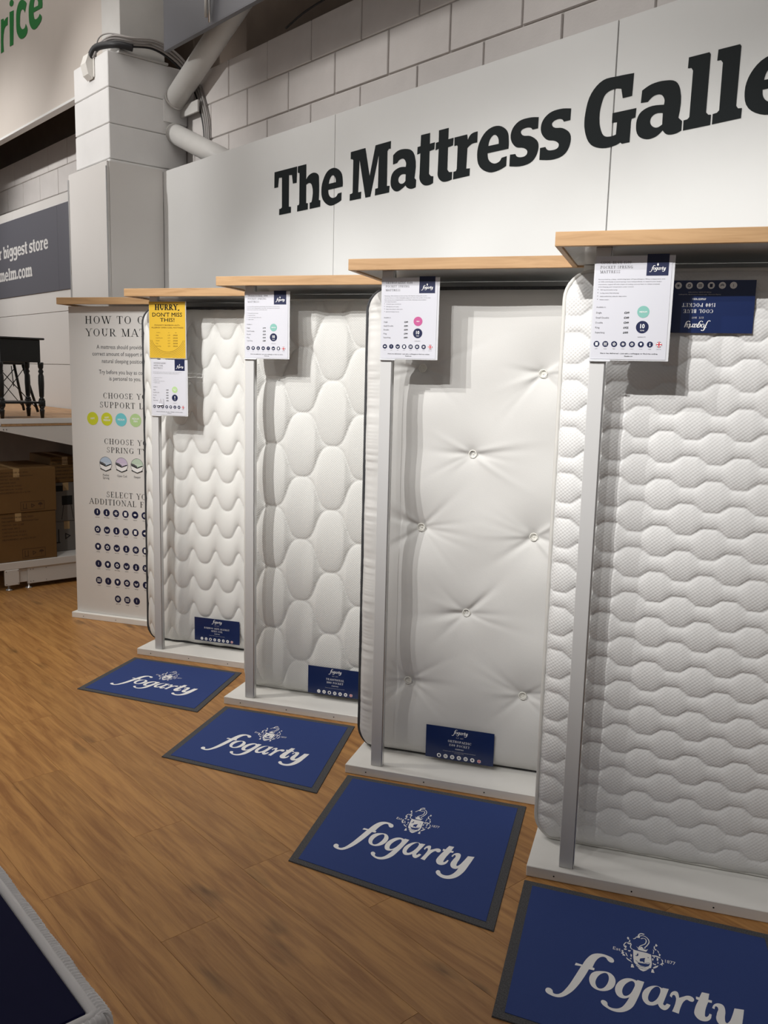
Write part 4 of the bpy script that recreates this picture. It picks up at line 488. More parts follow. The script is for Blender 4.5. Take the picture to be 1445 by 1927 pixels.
# ------------------------------------------------------------------ block wall
WY = 3.30
wl = struct(MB().box(-14, 3, WY+.008, WY+.2, 0, 3.695).build('wall_back', M['mortar']))
bl, bh = .4708, .2354; bc = {}
def block(x0, x1, z0, z1, parent=wl, mt='block', y0=WY, th=.05):
    key = (round(x1-x0, 3), round(z1-z0, 3), mt, th)
    if key not in bc:
        w2, h2 = (x1-x0)/2-.004, (z1-z0)/2-.004
        o = MB().box(-w2, w2, 0, th, -h2, h2, .004).build('brick', M[mt], parent); bc[key] = o.data
    else: o = link(bpy.data.objects.new('brick', bc[key]), parent)
    o.location = ((x0+x1)/2, y0+random.uniform(-.0015, .0015), (z0+z1)/2)
zt = 3.702
for r in range(5):
    z1 = zt-r*bh; z0 = z1-bh; sh = -5.221+(.2354 if r % 2 == 0 else 0)
    xs_ = [sh+bl*i for i in range(-16, 14)]
    for xa, xb in zip(xs_[:-1], xs_[1:]):
        if r < 3:
            if xb > -11.2 and xa < .5 and not (xa > -6.6 and xb < -6.1): block(xa, xb, z0, z1)
        elif xb < -6.6: block(xa, xb, z0, z1)
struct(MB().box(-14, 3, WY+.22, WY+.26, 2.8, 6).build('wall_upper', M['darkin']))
struct(MB().box(-16, 4, -5, 4, 6.0, 6.1).build('ceiling', mat('ceiling', (.25, .24, .23), .8)))
# ------------------------------------------------------------------ wall panel with the big slab-serif title
gp = thing('wall_panel', 'long white wall panel carrying the large black gallery title above the mattresses', 'wall panel', (-2, 3.1, 0))
def lx(o): o.location = (2, -3.1, 0); return o
for xa, xb in ((-6.03, -4.01), (-4.008, -2.194), (-2.19, .35)):
    lx(MB().box(xa+.001, xb-.001, 3.10, 3.118, .02, 3.028, .001).build('panel', M['panel'], gp))
lx(MB().box(-6.0, .33, 3.118, 3.135, .02, 3.0).build('batten', M['mortar'], gp))
_x = max(a for a, b in SIGN[-1][1][0])+.004
SIGN.append(('y', [[(_x+a*.255, 2.556+b*.255) for a, b in ((0, .74), (.42, .74), (.42, .58), (.36, .56), (.48, .24), (.6, .56), (.54, .58), (.54, .74), (.9, .74), (.9, .58), (.82, .56), (.56, -.12), (.44, -.28), (.28, -.34), (.06, -.32), (.06, -.14), (.2, -.15), (.3, -.08), (.34, .04), (.08, .56), (0, .58))]]))
for ch, loops in SIGN:
    V, Fc = tess(loops)
    cx_ = sum(p[0] for p in loops[0])/len(loops[0])
    front = [(a-cx_, -.0015, b) for a, b in V]; back = [(a-cx_, -.0001, b) for a, b in V]
    faces = list(Fc); n = len(V); st = 0
    for l in loops:
        for i in range(len(l)):
            a, b = st+i, st+(i+1) % len(l); faces.append((a, b, b+n, a+n))
        st += len(l)
    o = me_obj('letter', front+back, faces, M['ink'], gp); o.location = (cx_+2, 0, 0)
# ------------------------------------------------------------------ pillar
pil = thing('pillar', 'white painted block pillar with cables over its top', 'pillar', (-6.32, 2.98, 0))
def at_pil(o, loc=(0, 0, 0)): o.location = Vector(loc)-Vector((-6.32, 2.98, 0)); return o
at_pil(MB().box(-6.6, -6.04, 2.71, 3.29, 0, 3.742).build('core', M['mortar'], pil))
for i in range(4):
    z1 = 3.755-i*.2345
    at_pil(MB().box(-6.61, -6.03, 2.70, 3.295, z1-.2305, z1, .005).build('brick', M['block_w'], pil))
cl = thing('pillar_cladding', 'smooth white cladding around the lower part of the pillar, metal corner strips', 'cladding', (-6.37, 2.68, 0))
def at_cl(o): o.location = (6.37, -2.68, 0); return o
at_cl(MB().box(-6.70, -6.025, 2.675, 2.69, .02, 3.035, .001).build('front_board', M['panel2'], cl))
at_cl(MB().box(-6.04, -6.02, 2.691, 3.095, .02, 3.035, .001).build('side_board', M['panel2'], cl))
at_cl(MB().box(-6.70, -6.685, 2.691, 3.25, .02, 3.035, .001).build('side_board', M['panel2'], cl))
for x0 in (-6.706, -6.030):
    at_cl(MB().box(x0, x0+.012, 2.668, 2.674, .02, 3.0, .001).build('corner_strip', M['alu'], cl))
# motion sensor
t = thing('motion_sensor', 'small cream motion sensor on the front of the pillar top', 'sensor', (-6.29, 2.70, 3.70))
MB().box(-.055, .055, -.012, 0, -.075, .075, .006).build('backplate', M['plast'], t)
MB().prism([(-.012, -.085), (-.045, -.06), (-.062, .01), (-.04, .075), (-.012, .08)], 'x', -.045, .045).build('lens_cover', M['plast'], t)
# steel column, bulkhead, beam
t = thing('steel_column', 'white boxed steel column rising from the top of the pillar', 'column', (-6.18, 2.95, 3.76))
MB().box(-.145, .145, -.155, .18, 0, 2.2, .004).build('casing', M['steelw'], t)
MB().box(-.16, .16, -.17, .2, -.004, .012, .002).build('base_plate', M['steelw'], t)
t = thing('bulkhead_sign', 'large cream bulkhead board with green lettering ending in rice, top left', 'sign', (-8.5, 2.84, 3.65))
o = MB().prism([(-13, 3.655), (-6.62, 3.655), (-6.62, 3.77), (-6.34, 3.77), (-6.34, 5.6), (-13, 5.6)], 'y', 2.82, 2.86).build('board', M['bulk'], t); o.location = (8.5, -2.84, -3.65)
o = MB().box(-13, -6.62, 2.812, 2.875, 3.635, 3.655, .002).build('bottom_trim', M['lam'], t); o.location = (8.5, -2.84, -3.65)
p = Print()
for loops in RICE: p.part('letter'); p.poly('green', loops)
for o in p.emit(t, lambda a, b, e: (a+8.5, 2.818-e-2.84, b-3.65)): pass
t = thing('steel_beam', 'blue-grey steel beam running along above the block wall', 'beam', (-5.0, 2.97, 3.73))
MB().box(-.70, 5.5, -.02, .0, 0, .9, .003).build('web', M['beam'], t)
MB().box(-.70, 5.5, -.02, .012, -.006, 0.003, .001).build('flange', M['beam'], t)
t = thing('beam_clamp', 'white strap clamp hanging on the face of the grey beam', 'clamp', (-5.0, 2.94, 3.75))
MB().tube([(-.10, -.012, .02), (-.085, -.02, .12), (-.03, -.014, .24), (.0, -.014, .5)], .011, 8).build('strap', M['steelw'], t, True)
MB().tube([(-.06, -.012, -.02), (-.045, -.02, .10), (.01, -.014, .22), (.03, -.014, .5)], .008, 8).build('rod', M['alu'], t, True)
# bracing tubes
def tube_thing(a, b, r, label):
    a, b = Vector(a), Vector(b); t = thing('brace_tube', label, 'tube', a)
    MB().tube([(0, 0, 0), (b-a)], r, 28).build('tube', M['steelw'], t, True)
    d = (b-a).normalized(); MB().tube([-d*.012, d*.004], r*1.02, 28).build('end_cap', M['steelw'], t, True)
tube_thing((-6.0, 3.19, 3.535), (-4.55, 3.19, 4.21), .076, 'thick white steel tube slanting up from the pillar to the beam')
tube_thing((-6.02, 3.195, 3.305), (-5.05, 3.195, 2.9), .07, 'thick white steel tube slanting down behind the wall panel')
t = thing('brace_bracket', 'pale bracket plate between the two slanting steel tubes on the pillar', 'bracket', (-6.02, 3.2, 3.45))
MB().box(-.02, .0, -.09, .095, -.075, .075, .002).build('plate', M['block_w'], t)
MB().box(0, .25, .04, .055, -.03, .05, .002).build('gusset', M['steelw'], t)
# cables
def sm(pts, k=6):
    P_ = [Vector(p) for p in pts]; out = []
    for i in range(len(P_)-1):
        a, b, c, d = P_[max(i-1, 0)], P_[i], P_[i+1], P_[min(i+2, len(P_)-1)]
        for j in range(k):
            u = j/k; out.append(.5*((2*b)+(-a+c)*u+(2*a-5*b+4*c-d)*u*u+(-a+3*b-3*c+d)*u**3))
    return out+[P_[-1]]
base = [(-6.26, 2.69, 3.735), (-6.22, 2.71, 3.80), (-6.08, 2.745, 3.83), (-5.98, 2.85, 3.815), (-5.98, 3.02, 3.84), (-5.97, 3.17, 3.79), (-5.93, 3.262, 3.69), (-5.86, 3.283, 3.58), (-5.80, 3.283, 3.47), (-5.745, 3.283, 3.33), (-5.73, 3.283, 3.15), (-5.73, 3.27, 2.98)]
t = thing('cable_bundle', 'bundle of grey and black cables looping over the pillar top and down', 'cables', (-6.0, 2.9, 3.78))
for i, (dx, dz, r, m) in enumerate(((0, 0, .010, 'cable'), (.022, .014, .009, 'cable'), (-.018, -.010, .008, 'cable_k'), (.042, .026, .008, 'cable'))):
    MB().tube([(q[0]+dx+6.0, q[1]-2.9, q[2]+dz-3.78) for q in sm(base)], r, 8).build('cable', M[m], t, True)
for q, qq in (((-6.17, 2.69, 3.79), (-6.07, 2.72, 3.84)), ):
    MB().tube([(a+6.0, b-2.9, c-3.78) for a, b, c in sm([(-6.27, 2.68, 3.75), (-6.2, 2.70, 3.81), (-6.02, 2.76, 3.80), (-5.975, 2.86, 3.79)])], .024, 10).build('black_sleeve', M['cable_k'], t, True)
MB().tube([(a+6.0, b-2.9, c-3.78) for a, b, c in sm([(-6.24, 2.71, 3.76), (-6.22, 2.72, 3.87), (-6.1, 2.74, 3.885), (-5.99, 2.84, 3.86), (-5.97, 3.0, 3.85)])], .005, 8).build('thin_wire', M['cable'], t, True)
t = tag(MB().tube(sm([(-3.95, 3.28, 3.712), (-4.1, 3.27, 3.76), (-4.5, 3.27, 3.745), (-4.75, 3.28, 3.708)]), .006, 6).build('loose_wire', M['cable_k'], None, True), 'thin black wire lying along the top of the block wall', 'wire')
# left wall: cladding and grey banner
lc = thing('left_wall_cladding', 'white panelled cladding on the wall behind the grey banner and table', 'cladding', (-9, 3.09, 0))
for xa, xb, za, zb in ((-13, -9.145, 2.116, 3.119), (-9.143, -6.74, 2.116, 3.119), (-13, -9.145, 1.643, 2.112), (-9.143, -6.74, 1.643, 2.112), (-13, -9.5, 1.0, 1.639), (-9.498, -6.74, 1.0, 1.639), (-13, -9.5, .02, .998), (-9.498, -6.74, .02, .998)):
    o = MB().box(xa, xb, 3.08, 3.10, za, zb, .002).build('panel', M['panel2'], lc); o.location = (9, -3.09, 0)
o = MB().box(-13, -6.74, 3.101, 3.14, .02, 3.1).build('batten', M['mortar'], lc); o.location = (9, -3.09, 0)
bn = thing('wall_banner', 'dark grey banner with white lettering on the left wall', 'banner', (-9, 3.075, 2.3))
MB().box(-3.5, 1.02, -.004, .004, 0, .735, .001).build('banner_sheet', M['greyban'], bn)
MB().box(1.022, 1.32, -.004, .004, 0, .735, .001).build('banner_sheet', M['greyban'], bn)
# ---- slab lettering for the banner: letters shared with the wall title where they exist
SLB = {}
for ch, loops in SIGN:
    if ch in SLB or ch == 'y': continue
    x0 = min(a for a, b in loops[0]); SLB[ch] = ([[((a-x0)/.255, (b-2.556)/.255) for a, b in l] for l in loops], (max(a for a, b in loops[0])-x0)/.255)
def ell(cx, cy, rx, ry, n=20): return [(cx+rx*math.cos(2*math.pi*i/n), cy+ry*math.sin(2*math.pi*i/n)) for i in range(n)]
h_loops = SLB['h'][0]
SLB['o'] = ([ell(.4, .37, .4, .4), ell(.4, .37, .17, .24)], .8)
SLB['i'] = ([[(0, .74), (.3, .76), (.3, .2), (.38, .2), (.38, 0), (0, 0), (0, .2), (.08, .2), (.08, .54), (0, .54)]], .38)
SLB['i2'] = ([ell(.18, .95, .14, .12, 12)], 0)
SLB['n'] = ([[(0, .76), (.32, .76), (.33, .66), (.45, .75), (.6, .77), (.74, .7), (.8, .55), (.8, .2), (.88, .18), (.88, 0), (.48, 0), (.48, .18), (.54, .2), (.54, .5), (.5, .56), (.42, .56), (.34, .48), (.34, .2), (.42, .18), (.42, 0), (0, 0), (0, .18), (.08, .2), (.08, .56), (0, .58)]], .88)
nl, nw = SLB['n']
SLB['u'] = ([[(nw-a, .76-b) for a, b in nl[0]]], nw)
SLB['m'] = (None, .88+.46)
SLB['b'] = ([[(0, 1), (.3, 1), (.3, .68), (.45, .76), (.6, .76), (.76, .6), (.8, .4), (.76, .14), (.6, 0), (.42, -.02), (.3, .06), (.22, 0), (.08, 0), (.08, .8), (0, .8)], ell(.42, .37, .12, .2, 14)], .8)
SLB['d'] = ([[(.8-a, b) for a, b in SLB['b'][0][0]], ell(.38, .37, .12, .2, 14)], .8)
SLB['g'] = ([ell(.36, .42, .36, .35, 20), ell(.36, .42, .13, .18, 14)], .8); SLB['g2'] = ([[(.56, .76), (.8, .76), (.8, -.1), (.68, -.26), (.45, -.33), (.2, -.32), (.07, -.26), (.1, -.1), (.3, -.16), (.48, -.13), (.56, .0)]], 0)
SLB['c'] = ([[(.66, .5), (.5, .5), (.44, .58), (.34, .58), (.24, .46), (.24, .28), (.34, .16), (.5, .16), (.68, .24), (.7, .06), (.5, -.03), (.3, -.03), (.1, .1), (0, .3), (0, .46), (.1, .66), (.3, .77), (.5, .77), (.66, .7)]], .7)
SLB['.'] = ([ell(.15, .12, .15, .13, 12)], .3)
def slab(p, m, s, xr, y, h, width):
    tot = sum((SLB[c][1] if c != ' ' else .3)+.04 for c in s)-.04; k = width/tot; x = xr-width
    put = lambda L_, x, ly=1: p.poly(m, [[(x+a*k, y+b*h) for a, b in l] for l in L_], ly)
    for c in s:
        p.part('letter')
        if c == ' ': x += .34*k; continue
        L_, w_ = SLB[c]
        if c == 'm':
            put(SLB['n'][0], x); put(SLB['n'][0], x+.46*k, 1.4)
        else: put(L_, x)
        if c == 'i': put(SLB['i2'][0], x)
        if c == 'g':
            put(SLB['g2'][0], x, 1.4)
        x += (w_+.04)*k
p = Print()
slab(p, 'banw', 'our biggest store', -8.215, 2.685, .118, 1.60)
slab(p, 'banw', 'dunelm.com', -8.64, 2.466, .118, 1.12)
p.emit(bn, lambda a, b, e: (a+9, -.0042-e, b-2.3))
# ------------------------------------------------------------------ display stands
HP, HS, TS = .03686, 2.04176, .041
stand_lab = {0: 'farthest display stand, oak top, holding the tall white information board', 1: 'display stand with oak top behind the yellow offer sign', 2: 'display stand with oak top around the bubble-quilted mattress',
             3: 'display stand with oak top around the button-tufted mattress', 4: 'nearest display stand with oak top and white post, at the right edge'}
def stand(k, w_=.96):
    t = thing('display_stand', stand_lab[k], 'display stand', bay(k), PHI, 'stepped mattress display stands')
    wp = .90 if k else .90
    MB().box(0, wp, 0, .46, 0, HP, .002).build('plinth', M['plinth'], t)
    for a in ((.09, .335, .58, .80) if k else (.09, .335, .58, .8)):
        MB().tube([(a, -.0009, HP*.45), (a, .004, HP*.45)], .0026, 8).build('screw_hole', M['black'], t)
    # shelf: oak lipping round a glossy white underside
    sh = MB().box(-.0104, w_, -.040, -.022, HS-TS, HS, .0012).build('shelf_front_edge', M['oak'], t)
    MB().box(-.0104, .0066, -.0215, .45, HS-TS, HS, .0012).build('shelf_side_edge', M['oak'], t)
    MB().box(.0070, w_, -.0215, .45, HS-TS+.006, HS-.001, .001).build('shelf_board', M['lam_gloss'], t)
    MB().box(.03, .88, .435, .452, HP, HS-TS+.005, .001).build('back_board', M['lam'], t)
    if k:
        MB().box(.1015, .146, .028, .056, HP, HS-TS+.0055, .0015).build('post', M['post'], t)
        MB().box(.147, .1495, .030, .054, HP, HS-TS+.0055, .0005).build('post_edge_channel', M['alu'], t)
    return t
for k in range(5): stand(k)
# ------------------------------------------------------------------ mattresses
def W_tri(u): return np.cos(2*np.pi*u)
def bands(a, z, z0, S, wave):
    lo = np.full(a.shape, -9.); hi = np.full(a.shape, 9.); par = np.zeros(a.shape)
    n0 = np.floor((z-z0)/S).astype(int)
    for dn in (-2, -1, 0, 1, 2, 3):
        n = n0+dn; zn = z0+n*S+wave(a, n)
        m = zn <= z; upd = m & (zn > lo); lo[upd] = zn[upd]; par[upd] = n[upd]
        m = zn > z; hi = np.where(m & (zn < hi), zn, hi)
    g = np.maximum(hi-lo, 1e-4); f = np.clip((z-lo)/g, 0, 1)
    return f, g, par
def wave1(a, n): return .039*np.cos(2*np.pi*((a-.42)/.145)+.55*np.sin(2*np.pi*((a-.42)/.145)))
def wave2(a, n):
    th = 2*np.pi*(a-.182)/.306; c = np.cos(th+.0); s = np.where(n % 2 == 0, 1, -1)
    w_ = np.tanh(1.55*c)/math.tanh(1.55)
    return s*.0755*w_
def wave4(a, n):
    th = 2*np.pi*(a-.261)/.1495; s = np.where(n % 2 == 0, 1, -1); return s*.0120*np.clip(1.6*np.cos(th), -1, 1)
def q1(a, z):
    f, g, _ = bands(a, z, 1.826, .157, wave1); return .017*np.sin(np.pi*f)**.5*(1-.25*f)
def q2(a, z):
    f, g, _ = bands(a, z, 1.511, .1527, wave2); return .019*np.sin(np.pi*f)**.5*np.clip(g/.16, .02, 1.2)**.8
def q4(a, z):
    f, g, _ = bands(a, z, 1.5315, .0745, wave4); return .0105*np.sin(np.pi*f)**.5*np.clip(g/.075, .3, 1.3)**.3
TUFTS = [(.442, 1.322), (.242, 1.016), (.696, 1.012), (.442, .68), (.206, .364), (.685, .363), (.699, 1.64), (.228, 1.651)]
def q3(a, z):
    h = np.zeros(a.shape)
    rng = random.Random(3)
    for i, (ta, tz) in enumerate(TUFTS):
        dx, dz = a-ta, z-tz; r = np.sqrt(dx*dx+dz*dz)+1e-5; th = np.arctan2(dz, dx)
        h -= .030*np.exp(-(r/.085)**1.1)+.006*np.exp(-(r/.022)**2)
        # gathers running out of each button, strongest towards the left and right
        for j in range(16):
            side = 1 if j % 2 else -1
            ang = (0 if side > 0 else math.pi)+rng.uniform(-.85, .85)
            ln = rng.uniform(.07, .2); wd = rng.uniform(.006, .011)
            u = dx*math.cos(ang)+dz*math.sin(ang); v_ = -dx*math.sin(ang)+dz*math.cos(ang)+rng.uniform(-.3, .3)*u*np.abs(u)
            amp = rng.uniform(.0022, .0052)*rng.choice((1, -1, -1))
            h += amp*np.where(u > 0, np.exp(-(v_/(wd+.05*np.maximum(u, 0)))**2)*np.exp(-(u/ln)**2)*(1-np.exp(-(u/.02)**2)), 0)
    # soft swells between the buttons
    h += .004*np.sin(2*np.pi*z/.33+1)*np.cos(2*np.pi*a/.5)
    e = np.minimum(a+.015, .885-a)
    ph = 11*np.sin(z*9)+7*np.sin(z*23+1)
    h += .0021*np.exp(-(np.maximum(e, 0)/.07)**2)*np.sin(2*np.pi*z/.047+ph*.45)*(.5+.5*np.sin(z*31))
    h += .0007*np.exp(-(np.maximum(e, 0)/.05)**2)*np.sin(2*np.pi*z/.019+ph*.8)
    return h+.012
Z0, Z1, RC, Y0, TH = HP+.001, 1.957, .085, .168, .235
def mattress(k, label, q, a0, fabric_, piping, nx, nz, dome=.03, edge_w=.035):
    t = thing('mattress', label, 'mattress', bay(k, 0, 0, 0), PHI)
    W_ = .90; a1 = a0+W_; ac = (a0+a1)/2
    zz = np.linspace(Z0, Z1, nz); 
    # half width per row for the rounded corners
    def hw(z):
        d = np.minimum(z-Z0, Z1-z); d = np.clip(d, 0, RC); return W_/2-RC+np.sqrt(np.maximum(RC**2-(RC-d)**2, 0))
    u = np.linspace(-1, 1, nx); u = np.sign(u)*(1-(1-np.abs(u))**1.0)
    H_ = hw(zz)[:, None]; A = ac+H_*u[None, :]; Zg = np.repeat(zz[:, None], nx, 1)
    ea = H_*(1-np.abs(u[None, :])); ez = np.minimum(Zg-Z0, Z1-Zg); e = np.minimum(ea, ez)
    # distance to the outline near the corners
    ring = 1-np.exp(-(e/edge_w)**1.3)
    B = q(A, Zg)*np.clip(e/.025, 0, 1)**.7 + dome*(ring-1)
    Y = Y0-B
    verts = np.stack([A, Y, Zg], -1).reshape(-1, 3)
    idx = np.arange(nx*nz).reshape(nz, nx)
    fq = np.stack([idx[:-1, :-1], idx[:-1, 1:], idx[1:, 1:], idx[1:, :-1]], -1).reshape(-1, 4)
    me = bpy.data.meshes.new('quilted_cover'); me.from_pydata(verts.tolist(), [], fq.tolist()); me.materials.append(M[fabric_])
    me.polygons.foreach_set('use_smooth', [True]*len(me.polygons)); me.update()
    link(bpy.data.objects.new('quilted_cover', me), t)
    # outline
    out = []
    for cx_, cz_, s0 in ((a1-RC, Z1-RC, 0), (a0+RC, Z1-RC, 90), (a0+RC, Z0+RC, 180), (a1-RC, Z0+RC, 270)):
        for i in range(9): an = math.radians(s0+i*90/8); out.append((cx_+RC*math.cos(an), cz_+RC*math.sin(an)))
    # side border, slightly barrelled, and back
    yf = Y0+dome; n = len(out); V = []; Fc = []
    steps = [(yf-.001, -.001), (yf+.02, .000), (yf+TH/2, .000), (yf+TH-.02, .0), (yf+TH, -.002)]
    for yy, g in steps:
        for a, z in out: V.append((ac+(a-ac)*(1+g*2), yy, (Z0+Z1)/2+(z-(Z0+Z1)/2)*(1+g)))
    for j in range(len(steps)-1):
        for i in range(n): Fc.append((j*n+i, j*n+(i+1) % n, (j+1)*n+(i+1) % n, (j+1)*n+i))
    Fc.append(tuple((len(steps)-1)*n+i for i in range(n)))
    me_obj('side_border', V, Fc, M['side'], t)
    pm, pr = piping
    dense = []
    for i in range(n):
        a, b = out[i], out[(i+1) % n]; L_ = math.dist(a, b); m_ = max(1, int(L_/.03))
        for j in range(m_): f = j/m_; dense.append((a[0]+(b[0]-a[0])*f, a[1]+(b[1]-a[1])*f))
    rg = random.Random(k)
    pts = [(a, yf-.004+rg.uniform(-.0012, .0012), max(z, Z0+pr)) for a, z in dense]
    MB().tube([(ac+(a-ac)*.998, y_, z) for a, y_, z in pts], pr, 8, closed=True).build('piping', M[pm], t, True)
    MB().tube([(a, yf+TH-.003, max(z, Z0+pr)) for a, z in out], pr, 6, closed=True).build('piping', M[pm], t, True)
    return t
m1 = mattress(1, 'white mattress with wavy quilting and dark ribbon edge, behind the yellow sign', q1, -.052, 'f1', ('pipe_d', .0085), 200, 420, .034)
m2 = mattress(2, 'white mattress quilted in big rounded bubbles with pale piping', q2, .014, 'f2', ('pipe_l', .006), 200, 420, .036)
m3 = mattress(3, 'white button-tufted mattress with dark grey piping', q3, -.016, 'f3', ('pipe_d', .0075), 230, 480, .045, .03)
m4 = mattress(4, 'nearest white mattress with small hexagon wave quilting and white piping', q4, -.002, 'f4', ('pipe_l', .0065), 260, 560, .034)
for ta, tz in TUFTS:
    y_ = Y0-.012+.031
    V = MB()
    o = V.tube([(ta+.0150*math.cos(i*2*math.pi/12)*(1+.06*(-1)**i), y_-.006, tz+.0150*math.sin(i*2*math.pi/12)) for i in range(12)], .0020, 6, closed=True).build('button_ring', M['tuft'], m3, True)
    MB().tube([(ta, y_+.012, tz), (ta, y_+.001, tz), (ta, y_+.0022, tz), (ta, y_-.001, tz)], [.0135, .0135, .004, .003], 12).build('button', M['tuft'], m3)
# sewn-on labels
def mlabel(parent, a0, a1, z0, z1, title, sub, y_, flip=False, small=(), n_ic=7, bend=.0):
    NX, NZ = 12, 5; V = []; W_ = a1-a0; H_ = z1-z0
    yy = lambda a, z: y_+bend*math.sin((a-a0)/W_*math.pi*1.0)*-1+.0006*math.sin(a*40+z*25)
    for j in range(NZ+1):
        for i in range(NX+1): a = a0+W_*i/NX; z = z0+H_*j/NZ; V.append((a, yy(a, z), z))
    Fc = [(j*(NX+1)+i, j*(NX+1)+i+1, (j+1)*(NX+1)+i+1, (j+1)*(NX+1)+i) for j in range(NZ) for i in range(NX)]
    lb = me_obj('label', V, Fc, M['navy'], parent, True); lb['label'] = 'navy blue sewn label with white print'
    p = Print(); cx_ = W_/2; s = H_/.142
    p.logo('white', cx_, .122*s, .068*s)
    p.serif('banw', 'EST. 1872', cx_, .098*s, .0048*s, 'c', thick=.16, thin=.07, track=.16)
    yb = .078*s
    for ln in title: p.serif('white', ln, cx_, yb, .0098*s, 'c', thick=.17, thin=.06, track=.13); yb -= .0165*s
    p.text('white', 'mattress', cx_, yb+.003*s, .0075*s, 'c', shear=.25)
    for i, ln in enumerate(sub): p.text('greyp' if 0 else 'banw', ln, cx_, yb-.008*s-.0062*i*s, .0030*s, 'c')
    for i in range(n_ic):
        x = cx_+(i-(n_ic-1)/2)*.0285*s; last = i == n_ic-1
        p.part('icon')
        if last: flag(p, x, .014*s, .0085*s)
        else:
            p.disc('white', x, .014*s, .0092*s); icon(p, 'navyp', x, .014*s, .0062*s, i+(parent is m3)*2)
        p.part()
    fx = (lambda a, b: (W_-a, H_-b)) if flip else (lambda a, b: (a, b))
    def mp(a, b, e):
        a, b = fx(a, b); return (a0+a, yy(a0+a, z0+b)-.0006-e, z0+b)
    for o in p.emit(lb, mp, {'white': 'label_print', 'navyp': 'icon_print', 'banw': 'small_print', 'redp': 'flag_print'}): pass
def flag(p, x, y, r, layer=1):
    p.disc('navyp', x, y, r, layer)
    for a in (38, 142): c, s = math.cos(math.radians(a))*r*.97, math.sin(math.radians(a))*r*.97; p.line('white', x-c, y-s, x+c, y+s, r*.3, layer+1)
    for a in (0, 90): c, s = math.cos(math.radians(a))*r*.93, math.sin(math.radians(a))*r*.93; p.line('white', x-c, y-s, x+c, y+s, r*.62, layer+1.4)
    for a in (0, 90): c, s = math.cos(math.radians(a))*r*.97, math.sin(math.radians(a))*r*.97; p.line('redp', x-c, y-s, x+c, y+s, r*.34, layer+2.2)
def icon(p, m, x, y, r, kind, layer=2):
    k = kind % 10; w_ = r*.22
    if k == 0: p.text(m, '1', x, y-r*.5, r*1.2, 'c', layer=layer)
    elif k == 1: p.line(m, x-r*.8, y+r*.25, x, y-.15*r, w_, layer); p.line(m, x, y-.15*r, x+r*.8, y+r*.3, w_, layer); p.line(m, x-r*.7, y-r*.2, x, y-r*.6, w_, layer); p.line(m, x, y-r*.6, x+r*.7, y-r*.15, w_, layer)
    elif k == 2: p.rect(m, x-r*.6, y-r*.75, x+r*.6, y+r*.75, layer)
    elif k == 3:
        for i in range(3): p.line(m, x-r*.8, y+(i-1)*r*.5, x+r*.8, y+(i-1)*r*.5, w_, layer)
    elif k == 4:
        for i in range(5): a = i*72+90; p.disc(m, x+r*.5*math.cos(math.radians(a)), y+r*.5*math.sin(math.radians(a)), r*.27, layer, 8)
    elif k == 5:
        for i in range(3): a = math.radians(i*60); p.line(m, x-r*.8*math.cos(a), y-r*.8*math.sin(a), x+r*.8*math.cos(a), y+r*.8*math.sin(a), w_, layer)
    elif k == 6: p.ring(m, x, y, r*.7, w_, layer, 12); p.disc(m, x, y, r*.25, layer, 8)
    elif k == 7: p.poly(m, [[(x-r*.5, y+r*.6), (x+r*.5, y+r*.6), (x+r*.5, y-r*.1), (x, y-r*.7), (x-r*.5, y-r*.1)]], layer)
    elif k == 8: p.line(m, x, y-r*.5, x, y+r*.7, r*.35, layer); p.disc(m, x, y-r*.5, r*.32, layer, 10)
    else: p.poly(m, [[(x-r*.8, y), (x, y+r*.5), (x+r*.8, y), (x, y-r*.5)]], layer)
mlabel(m1, .290, .578, .080, .217, ['BAMBOO ANTI-ALLERGY', 'OPEN COIL'], ['Hypoallergenic fillings and supportive open coil spring comfort'], Y0-.022, n_ic=8)
mlabel(m2, .388, .672, .064, .204, ['TRADITIONAL', '1000 POCKET'], ['Responsive pocket springs, luxurious fillings and deep comfort'], Y0-.027)
mlabel(m3, .300, .585, .058, .198, ['ORTHOPAEDIC', '1500 POCKET'], ['Orthopaedic support, 1500 individual pocket springs, handcrafted and handfinished', 'For exceptional comfort'], Y0-.018)
mlabel(m4, .246, .556, 1.768, 1.922, ['COOL BLUE', '1500 POCKET'], ['Cooling technology, 1500 individual pocket springs, hypoallergenic', 'Flexible and durable, Premium finish'], Y0-.0175, flip=True)
